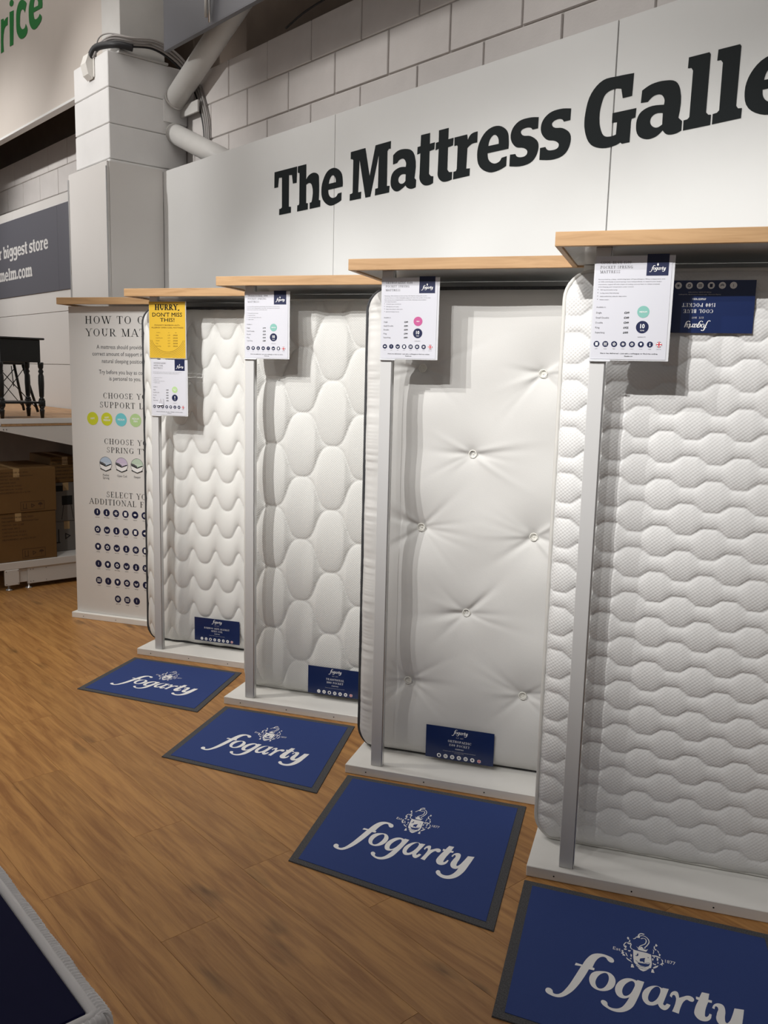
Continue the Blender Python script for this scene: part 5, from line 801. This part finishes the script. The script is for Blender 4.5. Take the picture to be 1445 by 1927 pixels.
# ------------------------------------------------------------------ price signs in acrylic holders
def sign(k, label, title, prices, grade, gcol, yrs, para, bullets, ztop=1.98, wz=.301, a0=.1005, tilt=0, y_=.0265):
    t = thing('price_sign', label, 'sign', bay(k, a0, -y_, ztop-wz), PHI, 'price signs on the display posts')
    W_, H_ = .2255, wz
    MB().box(0, W_, -.0010, .0012, 0, H_, .0004).build('acrylic_holder', M['acry'], t)
    MB().box(.004, W_-.008, -.0022, -.00105, .004, H_-.004, .0002).build('paper', M['card'], t)
    MB().box(0, .062, -.007, -.0023, -.004, .001, .001).build('holder_lip', M['acry'], t)
    p = Print(); X = lambda u: u*W_; Yv = lambda v: H_*(1-v)
    for i, ln in enumerate(title): p.serif('greyp', ln, X(.075), Yv(.075+.044*i), .0078, 'l', width=X(.46)*len(ln)/19 if len(ln) > 16 else None, thick=.17, thin=.06, track=.12)
    p.part('logo_square'); p.rect('navyp', X(.655), Yv(.19), X(.925), Yv(-.012))
    p.logo('white', X(.79), Yv(.125), .045, crest=True); p.part()
    for i, ln in enumerate(para): p.text('greyp', ln, X(.06), Yv(.225+.024*i), .0028, 'l', width=X(.84)*len(ln)/84)
    for i, ln in enumerate(bullets): p.disc('greyp', X(.062), Yv(.322-.005+.031*i), .0011, n=8); p.text('greyp', ln, X(.09), Yv(.325+.031*i), .003, 'l', xs=.95)
    p.text('greyp', 'Available in:', X(.055), Yv(.492), .0042, 'l')
    for i, (nm, pr) in enumerate(zip(['Single', 'Small Double', 'Double', 'King', 'Superking'], prices)):
        yy = Yv(.547+.0475*i); p.text('greyp', nm, X(.055), yy, .0052, 'l'); p.bold('ink', pr, X(.475), yy, .0056, 'r', xs=.95, off=.09)
    p.part('grade_dot'); p.disc(gcol, X(.65), Yv(.53), .0172); g = grade.split('/')
    for i, ln in enumerate(g): p.bold('white', ln, X(.65), Yv(.53)-.0022+(.0032 if len(g) > 1 else 0)-.0062*i, .0042, 'c', layer=2, off=.08)
    p.part('warranty_badge'); p.disc('navyp', X(.65), Yv(.675), .0180); p.bold('white', yrs, X(.65), Yv(.675)-.003, .0125, 'c', layer=2, xs=.9, off=.06); p.text('white', 'YEAR', X(.65), Yv(.675)-.0115, .0038, 'c', layer=2)
    p.part(); p.text('greyp', 'WARRANTY', X(.65), Yv(.775), .003, 'c')
    for i in range(8):
        x = X(.085+.1125*i); p.part('icon')
        if i == 7: flag(p, x, Yv(.84), .0085)
        else: p.disc('navyp', x, Yv(.84), .0086); icon(p, 'white', x, Yv(.84), .006, i+k*3)
        p.part(); p.text('greyp', ['pocket', 'springs', 'depth', 'comfort', 'memory', 'no turn', 'handles', 'made in UK'][i], x, Yv(.888), .0021, 'c')
    p.bold('ink', 'Have me delivered - just ask a colleague or find me online', X(.5), Yv(.935), .0036, 'c', width=X(.72), off=.03)
    p.bold('ink', 'Dunelm.com', X(.5), Yv(.96), .0034, 'c', off=.03)
    p.emit(t, lambda a, b, e: (a, -.0023-e, b), {'navyp': 'navy_print', 'white': 'white_print', 'ink': 'price_lettering', gcol: 'grade_dot', 'redp': 'flag_print'})
    return t
PA = ['1500 responsive pocket springs']
sign(4, 'nearest white price sign, priced from 249 pounds with a teal dot', ['COOL BLUE 1500', 'POCKET SPRUNG', 'MATTRESS'], ['£249', '£349', '£349', '£425', '£499'], 'MEDIUM', 'teal', '10',
     ['Surrounded by a deep, comforting layer of hypoallergenic filling, a responsive core', "of 1500 individually encased springs react independently to support your body's", 'movements, topped off with a layer of cooling memory foam to relieve overpeak', 'while keeping your temperature under control.'],
     ['1500 responsive pocket springs', 'Cooling memory foam technology', 'Quilted padded sleep surface for added comfort', 'Medium comfort'])
sign(3, 'white price sign with a pink firm dot before the button-tufted mattress', ['ORTHOPAEDIC 1500', 'POCKET SPRUNG', 'MATTRESS'], ['£249', '£299', '£299', '£399', '£499'], 'FIRM', 'pink', '10',
     ['Featuring 1500 individual pocket springs, this Fogarty orthopaedic pocket', 'sprung mattress provides unbeatable support for those who prefer a firmer feel.', 'Each spring reacts independently to your body, relieving pressure points', 'and supporting spine.'],
     ['Orthopaedic support with a firm feel', '1500 responsive pocket springs', 'Added comfort fillings for added comfort', 'Excellent for tossing and turning'])
sign(2, 'white price sign priced from 179 pounds before the bubble-quilted mattress', ['TRADITIONAL 1000', 'POCKET SPRUNG', 'MATTRESS'], ['£179', '£229', '£229', '£259', '£289'], 'MEDIUM', 'teal', '10',
     ['Featuring 1000 individual pocket springs, this traditional pocket sprung', 'mattress reacts independently to the body, relieving pressure points and', 'supporting the spine for a comfortable sleep.'],
     ['1000 responsive pocket springs', 'Hypoallergenic fillings', 'Added comfort fillings for added comfort', 'Medium comfort'])
s1 = sign(1, 'white price sign with a green dot hanging below the yellow offer sign', ['ORTHOPAEDIC', 'OPEN COIL', 'MATTRESS'], ['£149', '£220', '£220', '£240', '£260'], 'MEDIUM/FIRM', 'sage', '5',
     ['This orthopaedic mattress with an open coil spring unit gives good support for', 'a comfortable sleep, with hypoallergenic fillings for allergy sufferers.'],
     ['Orthopaedic open coil mattress', 'Supportive springs', 'Hypoallergenic fillings for added comfort', 'Medium firm comfort'], ztop=1.672, a0=.1065)
# curled torn flap on the lower sign
me_obj('torn_corner', [(.045, -.003, .062), (.058, -.003, .064), (.062, -.010, .094), (.052, -.003, .09), (.02, -.003, .058), (.058, -.012, .056), (.078, -.006, .058), (.078, -.004, .092)], [(0, 1, 2, 3), (4, 5, 1, 0), (5, 6, 7, 2, 1)], M['card'], s1)
t = thing('offer_sign', 'bright yellow hurry offer sign hanging on the far post', 'sign', bay(1, .1, -.0255, 1.678), PHI)
MB().box(0, .2265, -.0015, .0015, 0, .302, .0005).build('acrylic_holder', M['acry'], t)
MB().box(.002, .2225, -.0030, -.0016, .003, .3, .0002).build('paper', M['yellow'], t)
p = Print(); cx_ = .113
p.serif('ink', 'HURRY,', cx_, .256, .030, 'c', width=.150, thick=.25, thin=.11, serif=.14, track=.06)
p.bold('ink', "DON'T MISS", cx_, .222, .0215, 'c', width=.182, off=.03); p.bold('ink', 'THIS!', cx_, .195, .0205, 'c', width=.087, off=.03)
p.bold('dots', 'FOGARTY BAMBOO ANTI-', cx_, .174, .0062, 'c', width=.155, off=.08); p.bold('dots', 'ALLERGY OPEN COIL MATTRESS', cx_, .161, .0062, 'c', width=.195, off=.08)
p.text('dots', 'Available in', .045, .136, .0042, 'l'); p.text('dots', 'was', .118, .136, .0042, 'l'); p.bold('dots', 'now', .16, .136, .0044, 'l')
for i, (nm, a_, b_) in enumerate((('Single', '£149', '£104.30'), ('Small Double', '£219', '£153.30'), ('Double', '£219', '£153.30'), ('King', '£239', '£167.30'), ('Superking', '£259', '£181.30'))):
    yy = .121-.0143*i; p.text('dots', nm, .042, yy, .0058, 'l'); p.text('dots', a_, .115, yy, .0058, 'l'); p.bold('dots', b_, .148, yy, .0062, 'l', off=.1)
for r in range(11):
    R0 = .105+.0082*r
    for i in range(-34, 35):
        an = -math.pi/2+i*.052/(1+.06*r)*1.0
        x, y_ = cx_+R0*math.cos(an), .138+R0*math.sin(an)*.98
        if .006 < x < .218 and .006 < y_ < .1: p.disc('dots', x, y_, .0020-.00012*r, n=6)
p.emit(t, lambda a, b, e: (a, -.0031-e, b), {'dots': 'small_print'})
# ------------------------------------------------------------------ information board on stand 0
t = thing('information_board', 'tall white information board explaining how to choose, on the far stand', 'board', bay(0, 0, 0, HP), PHI)
MB().box(.022, .895, .030, .055, .001, 1.957, .001).build('board', M['poster'], t)
p = Print(); q = lambda s: p
sf = dict(thick=.13, thin=.04, track=.13)
p.serif('ink', 'HOW TO CHOOSE', .142, 1.889, .046, 'l', **sf, width=.70); p.serif('ink', 'YOUR MATTRESS', .145, 1.813, .046, 'l', **sf, width=.68)
for tx, a, z in (('A mattress should provide the', .223, 1.737), ('correct amount of support in your', .191, 1.695), ('natural sleeping position.', .259, 1.651), ('Try before you buy as comfort', .236, 1.584), ('is personal to you.', .310, 1.545)):
    p.text('greyp', tx, a, z, .026, 'l', xs=.86)
p.serif('ink', 'CHOOSE YOUR', .26, 1.433, .034, 'l', width=.39, **sf); p.serif('ink', 'SUPPORT LEVEL', .235, 1.375, .036, 'l', width=.455, **sf)
for a, c, g in ((.180, 'lime', 'SOFT'), (.284, 'lime', 'SOFT/MEDIUM'), (.388, 'cyan', 'MEDIUM'), (.492, 'sage', 'MEDIUM/FIRM'), (.596, 'pink', 'FIRM')):
    p.part('support_dot'); p.disc(c, a, 1.304, .041, n=28); gg = g.split('/')
    for i, ln in enumerate(gg): p.bold('white', ln, a, 1.299+(.009 if len(gg) > 1 else 0)-.016*i, .0115, 'c', layer=2, xs=.85)
p.part(); p.serif('ink', 'CHOOSE YOUR', .26, 1.148, .034, 'l', width=.39, **sf); p.serif('ink', 'SPRING TYPE', .277, 1.095, .034, 'l', width=.36, **sf)
for a, c, g in ((.268, 'pblue', 'Pocket/Sprung'), (.385, 'plil', 'Open Coil'), (.497, 'pgrn', 'Sleeper')):
    p.part('spring_picture'); p.disc('white', a, 1.022, .045, n=28); p.disc(c, a, 1.022, .045, 2, 28, 8, 172)
    p.add(c, [(a-.044, 1.026), (a+.044, 1.026), (a+.044, 1.02), (a, 1.004), (a-.044, 1.02)], [(0, 1, 2, 3, 4)], 2); p.ring('greyp', a, 1.022, .0455, .0018, 4, 28)
    p.add('greyp', [(a-.043, 1.036), (a-.02, 1.03), (a, 1.019), (a, 1.008), (a-.043, 1.024)], [(0, 1, 2, 3, 4)], 3)
    for dz in (0, -.031): p.line('ink', a-.040, 1.022+dz, a, 1.007+dz, .0055, 4); p.line('ink', a, 1.007+dz, a+.040, 1.022+dz, .0055, 4)
    p.part()
    for i, ln in enumerate(g.split('/')): p.text('greyp', ln, a, .944-.0175*i, .0145, 'c', xs=.85)
p.serif('ink', 'SELECT YOUR', .268, .810, .036, 'l', width=.365, **sf); p.serif('ink', 'ADDITIONAL FEATURES', .138, .760, .036, 'l', width=.66, **sf)
names_ = ['warranty', 'fibre filling', 'cotton', 'memory', 'support', 'open coil', 'springs', 'luxury', 'turn free', 'tufted']
r_i = 0
for ri, z in enumerate((.709, .596, .484, .371, .261, .150)):
    for ci in range(6 if ri < 5 else 3):
        a = .195+.0700*ci if ri < 5 else .335+.07*ci
        p.part('icon'); p.disc('navyp', a, z, .0235, n=18)
        if ri == 0 and ci == 0: p.bold('white', '1', a, z-.008, .022, 'c', layer=2, off=.15)
        else: icon(p, 'white', a, z, .0165, ri*3+ci*7+1)
        p.part(); p.text('greyp', names_[(ri*3+ci) % 10], a, z-.036, .0068, 'c')
for o in p.emit(t, lambda a, b, e: (a, .0295-e, b-HP)):
    if o.name.startswith('lettering') and len(o.data.vertices) > 3000: o['kind'] = 'stuff'
# ------------------------------------------------------------------ floor mats
def fmat(k, label, q, inner=None):
    # q: four floor corners (far-left, far-right, near-right, near-left)
    c = sum((Vector((x, y, 0)) for x, y in q), Vector())/4; t = thing('floor_mat', label, 'mat', c, 0, 'blue floor mats before the mattresses')
    Q = [Vector((x, y, 0))-c for x, y in q]
    def H(u, v): return Q[0]*(1-u)*(1-v)+Q[1]*u*(1-v)+Q[2]*u*v+Q[3]*(1-u)*v
    W_ = ((Q[1]-Q[0]).length+(Q[2]-Q[3]).length)/2; D_ = ((Q[3]-Q[0]).length+(Q[2]-Q[1]).length)/2
    mu, mv = .030/W_, .027/D_
    b = [H(0, 0), H(1, 0), H(1, 1), H(0, 1)]
    V = [p+Vector((0, 0, .0002)) for p in b]+[p*.997+Vector((0, 0, .0042)) for p in b]
    me_obj('rubber_border', V, [(0, 1, 2, 3), (7, 6, 5, 4)]+[(i, (i+1) % 4, 4+(i+1) % 4, 4+i) for i in range(4)], M['matgrey'], t)
    ii = [H(mu, mv), H(1-mu, mv), H(1-mu, 1-mv), H(mu, 1-mv)]
    V = [p+Vector((0, 0, .0040)) for p in ii]+[p+Vector((0, 0, .0056)) for p in ii]
    me_obj('blue_pile', V, [(0, 1, 2, 3), (7, 6, 5, 4)]+[(i, (i+1) % 4, 4+(i+1) % 4, 4+i) for i in range(4)], M['matblue'], t)
    p = Print(); p.lw = .0042
    I = lambda uv: uv
    for loops in LOGO: p.part('letter'); p.poly('mwhite', [[I(a) for a in l] for l in loops], 1)
    p.part('crest'); p.crest('mwhite', I, 1, True, 'matblue'); p.part()
    p.text('mwhite', 'Est.', .374, .372, .020, 'l', width=.036, shear=.15); p.text('mwhite', '1877', .580, .372, .020, 'l', width=.040, shear=.15)
    p.emit(t, lambda u, v, e: tuple(H(mu+(1-2*mu)*u, mv+(1-2*mv)*v)+Vector((0, 0, .0057+e*.6))), {'mwhite': 'lettering'})
# the small captions are mirrored vertically by the v axis, so flip them
_pt = Print.text
def _ptext(s, m, t, x, y, h, align='l', width=None, xs=1, layer=1, shear=0, dz=0):
    if hasattr(s, 'lw'):
        V, Fc = text2d(t); X0 = min(a for a, b in V); X1 = max(a for a, b in V); k = width/(X1-X0)
        s.add(m, [(x+(a-X0)*k+b*h*.4*shear, y-b*h*1.2) for a, b in V], Fc, layer); return
    _pt(s, m, t, x, y, h, align, width, xs, layer, shear, dz)
Print.text = _ptext
fmat(1, 'farthest blue floor mat with white logo, before the wavy-quilted mattress', [(-4.475, 2.085), (-3.893, 2.428), (-3.548, 1.965), (-4.191, 1.638)])
fmat(2, 'blue floor mat with white logo, before the bubble-quilted mattress', [(-3.531, 2.108), (-2.953, 2.453), (-2.539, 1.923), (-3.206, 1.604)])
fmat(3, 'blue floor mat with white logo, before the button-tufted mattress', [(-2.586, 2.115), (-1.956, 2.485), (-1.527, 1.818), (-2.218, 1.564)])
fmat(4, 'nearest blue floor mat with white logo, cut by the right and lower frame edges', [(-1.643, 2.097), (-.985, 2.452), (-.60, 1.88), (-1.299, 1.554)])
# ------------------------------------------------------------------ far left: platform, cartons, table, stool
PX = -6.40
t = thing('display_platform', 'white shelving platform with wooden top under the black table', 'platform', (PX, 2.0, 0))
sh = lambda o: (setattr(o, 'location', (-PX, -2.0, 0)), o)[1]
sh(MB().prism([(-6.415, 2.025), (-6.415, 2.65), (-6.73, 2.65), (-6.73, 3.065), (-9.6, 3.065), (-9.6, 2.025)], 'z', 1.197, 1.246).build('top_board', M['oak_top'], t))
sh(MB().box(-6.414, -6.400, 2.022, 2.65, 1.211, 1.2475, .001).build('end_edging', M['lam'], t))
sh(MB().box(-6.414, -6.402, 2.024, 2.65, 1.194, 1.2105, .001).build('end_batten', M['oak'], t))
sh(MB().box(-9.6, -6.416, 2.010, 2.024, 1.197, 1.2475, .001).build('front_edging', M['lam'], t))
sh(MB().prism([(2.012, 1.192), (2.012, 1.163), (2.66, 1.013), (2.66, 1.192)], 'x', -6.425, -6.405).build('bracket', M['gond'], t))
sh(MB().prism([(2.012, 1.192), (2.012, 1.163), (2.66, 1.013), (2.66, 1.192)], 'x', -7.65, -7.63).build('bracket', M['gond'], t))
for yy in (2.035, 2.055): sh(MB().tube([(-6.4052, yy, 1.172), (-6.40, yy, 1.172)], .003, 8).build('rivet', M['black'], t))
sh(MB().box(-9.6, -6.41, 2.0, 2.66, .185, .208, .002).build('base_deck', M['gond'], t))
sh(MB().box(-6.415, -6.398, 1.75, 2.66, .157, .2095, .002).build('base_edge', M['gond'], t))
sh(MB().box(-6.43, -6.41, 2.165, 2.66, .034, .156, .002).build('kick_panel', M['gond'], t))
sh(MB().box(-6.42, -6.395, 2.0, 2.10, .040, .1555, .003).build('foot_plate', M['gond'], t))
sh(MB().box(-6.45, -6.42, 2.10, 2.165, .05, .150, .002).build('foot_plate', M['gond'], t))
for yy in (2.008, 2.092):
    for z in (.052, .145): sh(MB().tube([(-6.3955, yy, z), (-6.393, yy, z)], .0028, 8).build('rivet', M['black'], t))
for yy in (2.185, 2.205, 2.30):
    for z in (.05, .14): sh(MB().tube([(-6.4105, yy, z), (-6.4085, yy, z)], .0028, 8).build('rivet', M['black'], t))
for yy in (2.035, 2.175):
    sh(MB().lathe([(.024, 0), (.024, .006), (.008, .012), (.008, .05)], -6.425, yy).build('adjustable_foot', M['chrome'], t, True))
sh(MB().box(-9.6, -6.42, 2.655, 2.67, .21, 1.19, .002).build('back_panel', M['darkin'], t))
sh(MB().box(-9.6, -7.0, 2.0, 2.02, .02, .18, .002).build('kick_panel', M['gond'], t))
def carton(name, lab, x0, x1, y0, y1, z0, z1, m, rz=0, face='brown', grp=None):
    c = Vector(((x0+x1)/2, (y0+y1)/2, z0)); t = thing(name, lab, 'box', c, rz, grp)
    a, b, h = (x1-x0)/2, (y1-y0)/2, z1-z0
    MB().box(-a, a, -b, b, 0, h-.004, .003).build('body', M[m], t)
    for s in (-1, 1): MB().box(-a+.001, a-.001, s*.0015 if s > 0 else -b+.001, b-.001 if s > 0 else -.0015, h-.0039, h, .0008).build('flap', M[m], t)
    MB().box(-a-.0005, a+.0005, -.022, .022, h, h+.0006).build('tape', M['tape'], t)
    MB().box(a, a+.0006, -.022, .022, h-.06, h+.0003).build('tape', M['tape'], t)
    p = Print(); k = 'cartonink'
    if face == 'brown':
        for i, ln in enumerate(('PURCHASE ORDER NO.: 45003', 'DESCRIPTION: 1 x Upholstered Chair', 'ITEM NO.: 304 12 208', 'BARCODE: 50512', 'CARTON N.W.: 9.5 KG', 'CARTON G.W.: 11.6 KG', 'MEASUREMENT: 60 x 52 x 36 CM')): p.text(k, ln, -b*.42, h*(.90-.075*i), h*.036, 'l', xs=.95)
        x0_, x1_, y0_, y1_ = b*.08, b*.68, h*.05, h*.24
        for q in ((x0_, y0_, x1_, y0_), (x1_, y0_, x1_, y1_), (x1_, y1_, x0_, y1_), (x0_, y1_, x0_, y0_)): p.line(k, *q, .0025, 1)
        ym = (y0_+y1_)/2
        for dx in (-.01, .012): p.line(k, x0_+b*.1+dx, y0_+.012, x0_+b*.1+dx, y1_-.012, .004, 1)
        p.line(k, x0_+b*.1-.014, y0_+.012, x0_+b*.1+.018, y0_+.012, .004, 1)
        p.ring(k, x0_+b*.3, ym, .019, .009, 1, 3); p.disc(k, x0_+b*.5, ym+.003, .017, 1, 10, 0, 180); p.line(k, x0_+b*.5, ym+.01, x0_+b*.5, ym-.016, .003, 1)
    elif face == 'chair':
        p.rect('black', -b*.3, h*.42, b*.45, h*.66); 
        for s in (-1, 1): p.line('black', b*.075+s*b*.25, h*.45, b*.075+s*b*.42, h*.05, .004, 1)
        p.rect('black', -b*.95, h*.78, -b*.2, h*.93)
    elif face == 'text':
        for i in range(6): p.text('black', 'UPHOLSTERED CHAIR SET 4 CORNER', -b*.9, h*(.85-.14*i), h*.06, 'l', width=b*(1.7-.13*(i % 3)))
    else:
        p.ring('black', 0, h*.5, .03, .014, 1, 3); p.line('black', -b*.6, h*.3, -b*.6, h*.75, .008, 1); p.line('black', -b*.8, h*.3, -b*.5, h*.3, .008, 1)
    p.emit(t, lambda u, v, e: (a+.0007+e, u, v), {k: 'printed_text', 'black': 'printed_picture'})
carton('carton', 'lower brown cardboard carton on the shelving base', -6.98, -6.415, 1.84, 2.388, .2095, .5645, 'carton')
carton('carton', 'upper brown cardboard carton, topmost of its stack', -6.97, -6.41, 1.825, 2.392, .567, .888, 'carton', .01)
carton('carton', 'pale carton with a recycling mark at the bottom of the shaded stack', -7.05, -6.6, 2.43, 2.648, .2095, .44, 'cartonw', 0, 'mark')
carton('carton', 'pale carton printed with a black chair picture in the shade', -7.05, -6.6, 2.43, 2.648, .4425, .742, 'cartonw', 0, 'chair')
carton('carton', 'dark carton with small printing on top of the shaded stack', -7.05, -6.6, 2.43, 2.648, .7445, .94, 'carton', 0, 'text')
# side table with turned legs
TX, TY, TZ = -6.455, 2.045, 1.2465
t = thing('side_table', 'small black painted side table with turned legs on the platform', 'table', (TX, TY, TZ))
tw, td, th_ = .29, -.29, .575
MB().box(td-.03, .022, -.02, tw+.022, th_-.014, th_, .004).build('table_top', M['tableblk'], t)
MB().box(td+.006, .004, .006, tw-.006, th_-.175, th_-.0145, .003).build('apron', M['tableblk'], t)
prof = [(.010, 0), (.017, .03), (.019, .05), (.013, .06), (.019, .068), (.019, .075)]
def leg(x, y_):
    m = MB(); m.lathe([(.012, 0), (.0165, .05), (.018, .060), (.0125, .066), (.019, .078), (.019, .083)], x, y_, 16)
    m.box(x-.019, x+.019, y_-.019, y_+.019, .084, .130, .002)
    m.lathe([(.019, .1305), (.021, .138), (.012, .147), (.0165, .158), (.0205, .25), (.0195, .305), (.0135, .322), (.0195, .336), (.012, .352), (.018, .364), (.020, .39), (.020, .402)], x, y_, 16)
    m.build('leg', M['tableblk'], t, True)
for x in (-.004, td+.004):
    for y_ in (.004, tw-.004): leg(x, y_)
MB().box(td+.015, -.015, .015, tw-.015, .104, .118, .002).build('low_shelf', M['tableblk'], t)
t = thing('wire_stool', 'black metal stool with slanted legs and crossed wires behind the table', 'stool', (-7.25, 2.36, TZ+.012))
MB().box(-.13, .13, -.14, .12, .37, .40, .006).build('seat', M['iron'], t)
for sx in (-1, 1):
    for sy in (-1, 1):
        MB().tube([(sx*.16, sy*.17-.005, .0), (sx*.10, sy*.09-.01, .37)], .011, 8).build('leg', M['iron'], t, True)
for sx in (-1, 1):
    for sy in (-1, 1): MB().tube([(sx*.155, sy*.16-.005, .03), (sx*.105, -sy*.095-.01, .34)], .0035, 6).build('wire', M['iron'], t, True)
    MB().tube([(sx*.13, -.005, .20), (sx*.105, -.01, .36)], .0035, 6).build('wire', M['iron'], t, True)
# ------------------------------------------------------------------ bed corner, lower left
BXm, BYm, BZ = -1.262, .537, .55
t = thing('bed', 'bed corner with navy top and white ruffled edge, lower left', 'bed', (-2.2, -.4, 0))
s2 = lambda o: (setattr(o, 'location', (2.2, .4, 0)), o)[1]
s2(MB().box(-3.25, BXm-.02, -1.4, BYm-.02, .04, .30, .02).build('divan_base', M['ruffle'], t))
s2(MB().box(-3.24, BXm-.008, -1.39, BYm-.010, .302, BZ-.002, .018).build('mattress_body', M['ruffle'], t))
s2(MB().box(-3.2, BXm-.036, -1.36, BYm-.032, BZ-.004, BZ+.0015, .002).build('navy_cover', M['bed_navy'], t))
s2(MB().tube([(BXm-.022, -1.38, BZ-.003), (BXm-.022, BYm-.03, BZ-.003), (BXm-.03, BYm-.022, BZ-.003), (-3.2, BYm-.020, BZ-.003)], .0095, 10).build('hem_roll', M['ruffle'], t, True))
V, Fc = [], []; N_ = 900; rg = random.Random(5)
L1 = 1.75
for i in range(N_+1):
    d = -.35+i*(L1+.35)/N_
    ph = d/.0085*2*math.pi+1.2*math.sin(d*60); wv = .0030*math.sin(ph)
    for j, (o_, z_) in enumerate(((-.022, 0), (-.012, .004), (-.003, .001), (.003, -.008), (.004, -.022))):
        wz_ = wv*(.3+.25*j)
        if d > .012: V.append((BXm-d, BYm+o_+wz_*.6, BZ+z_+wz_+.0018*math.sin(d*38)))
        elif d < -.012: V.append((BXm+o_+wz_*.6, BYm+d, BZ+z_+wz_))
        else:
            an = (d+.012)/.024*math.pi/2; r_ = .012+o_; V.append((BXm-.012+r_*math.cos(an), BYm-.012+r_*math.sin(an), BZ+z_+wz_))
for i in range(N_):
    for j in range(4): Fc.append((i*5+j, (i+1)*5+j, (i+1)*5+j+1, i*5+j+1))
s2(me_obj('ruffle', V, Fc, M['ruffle'], t, True))
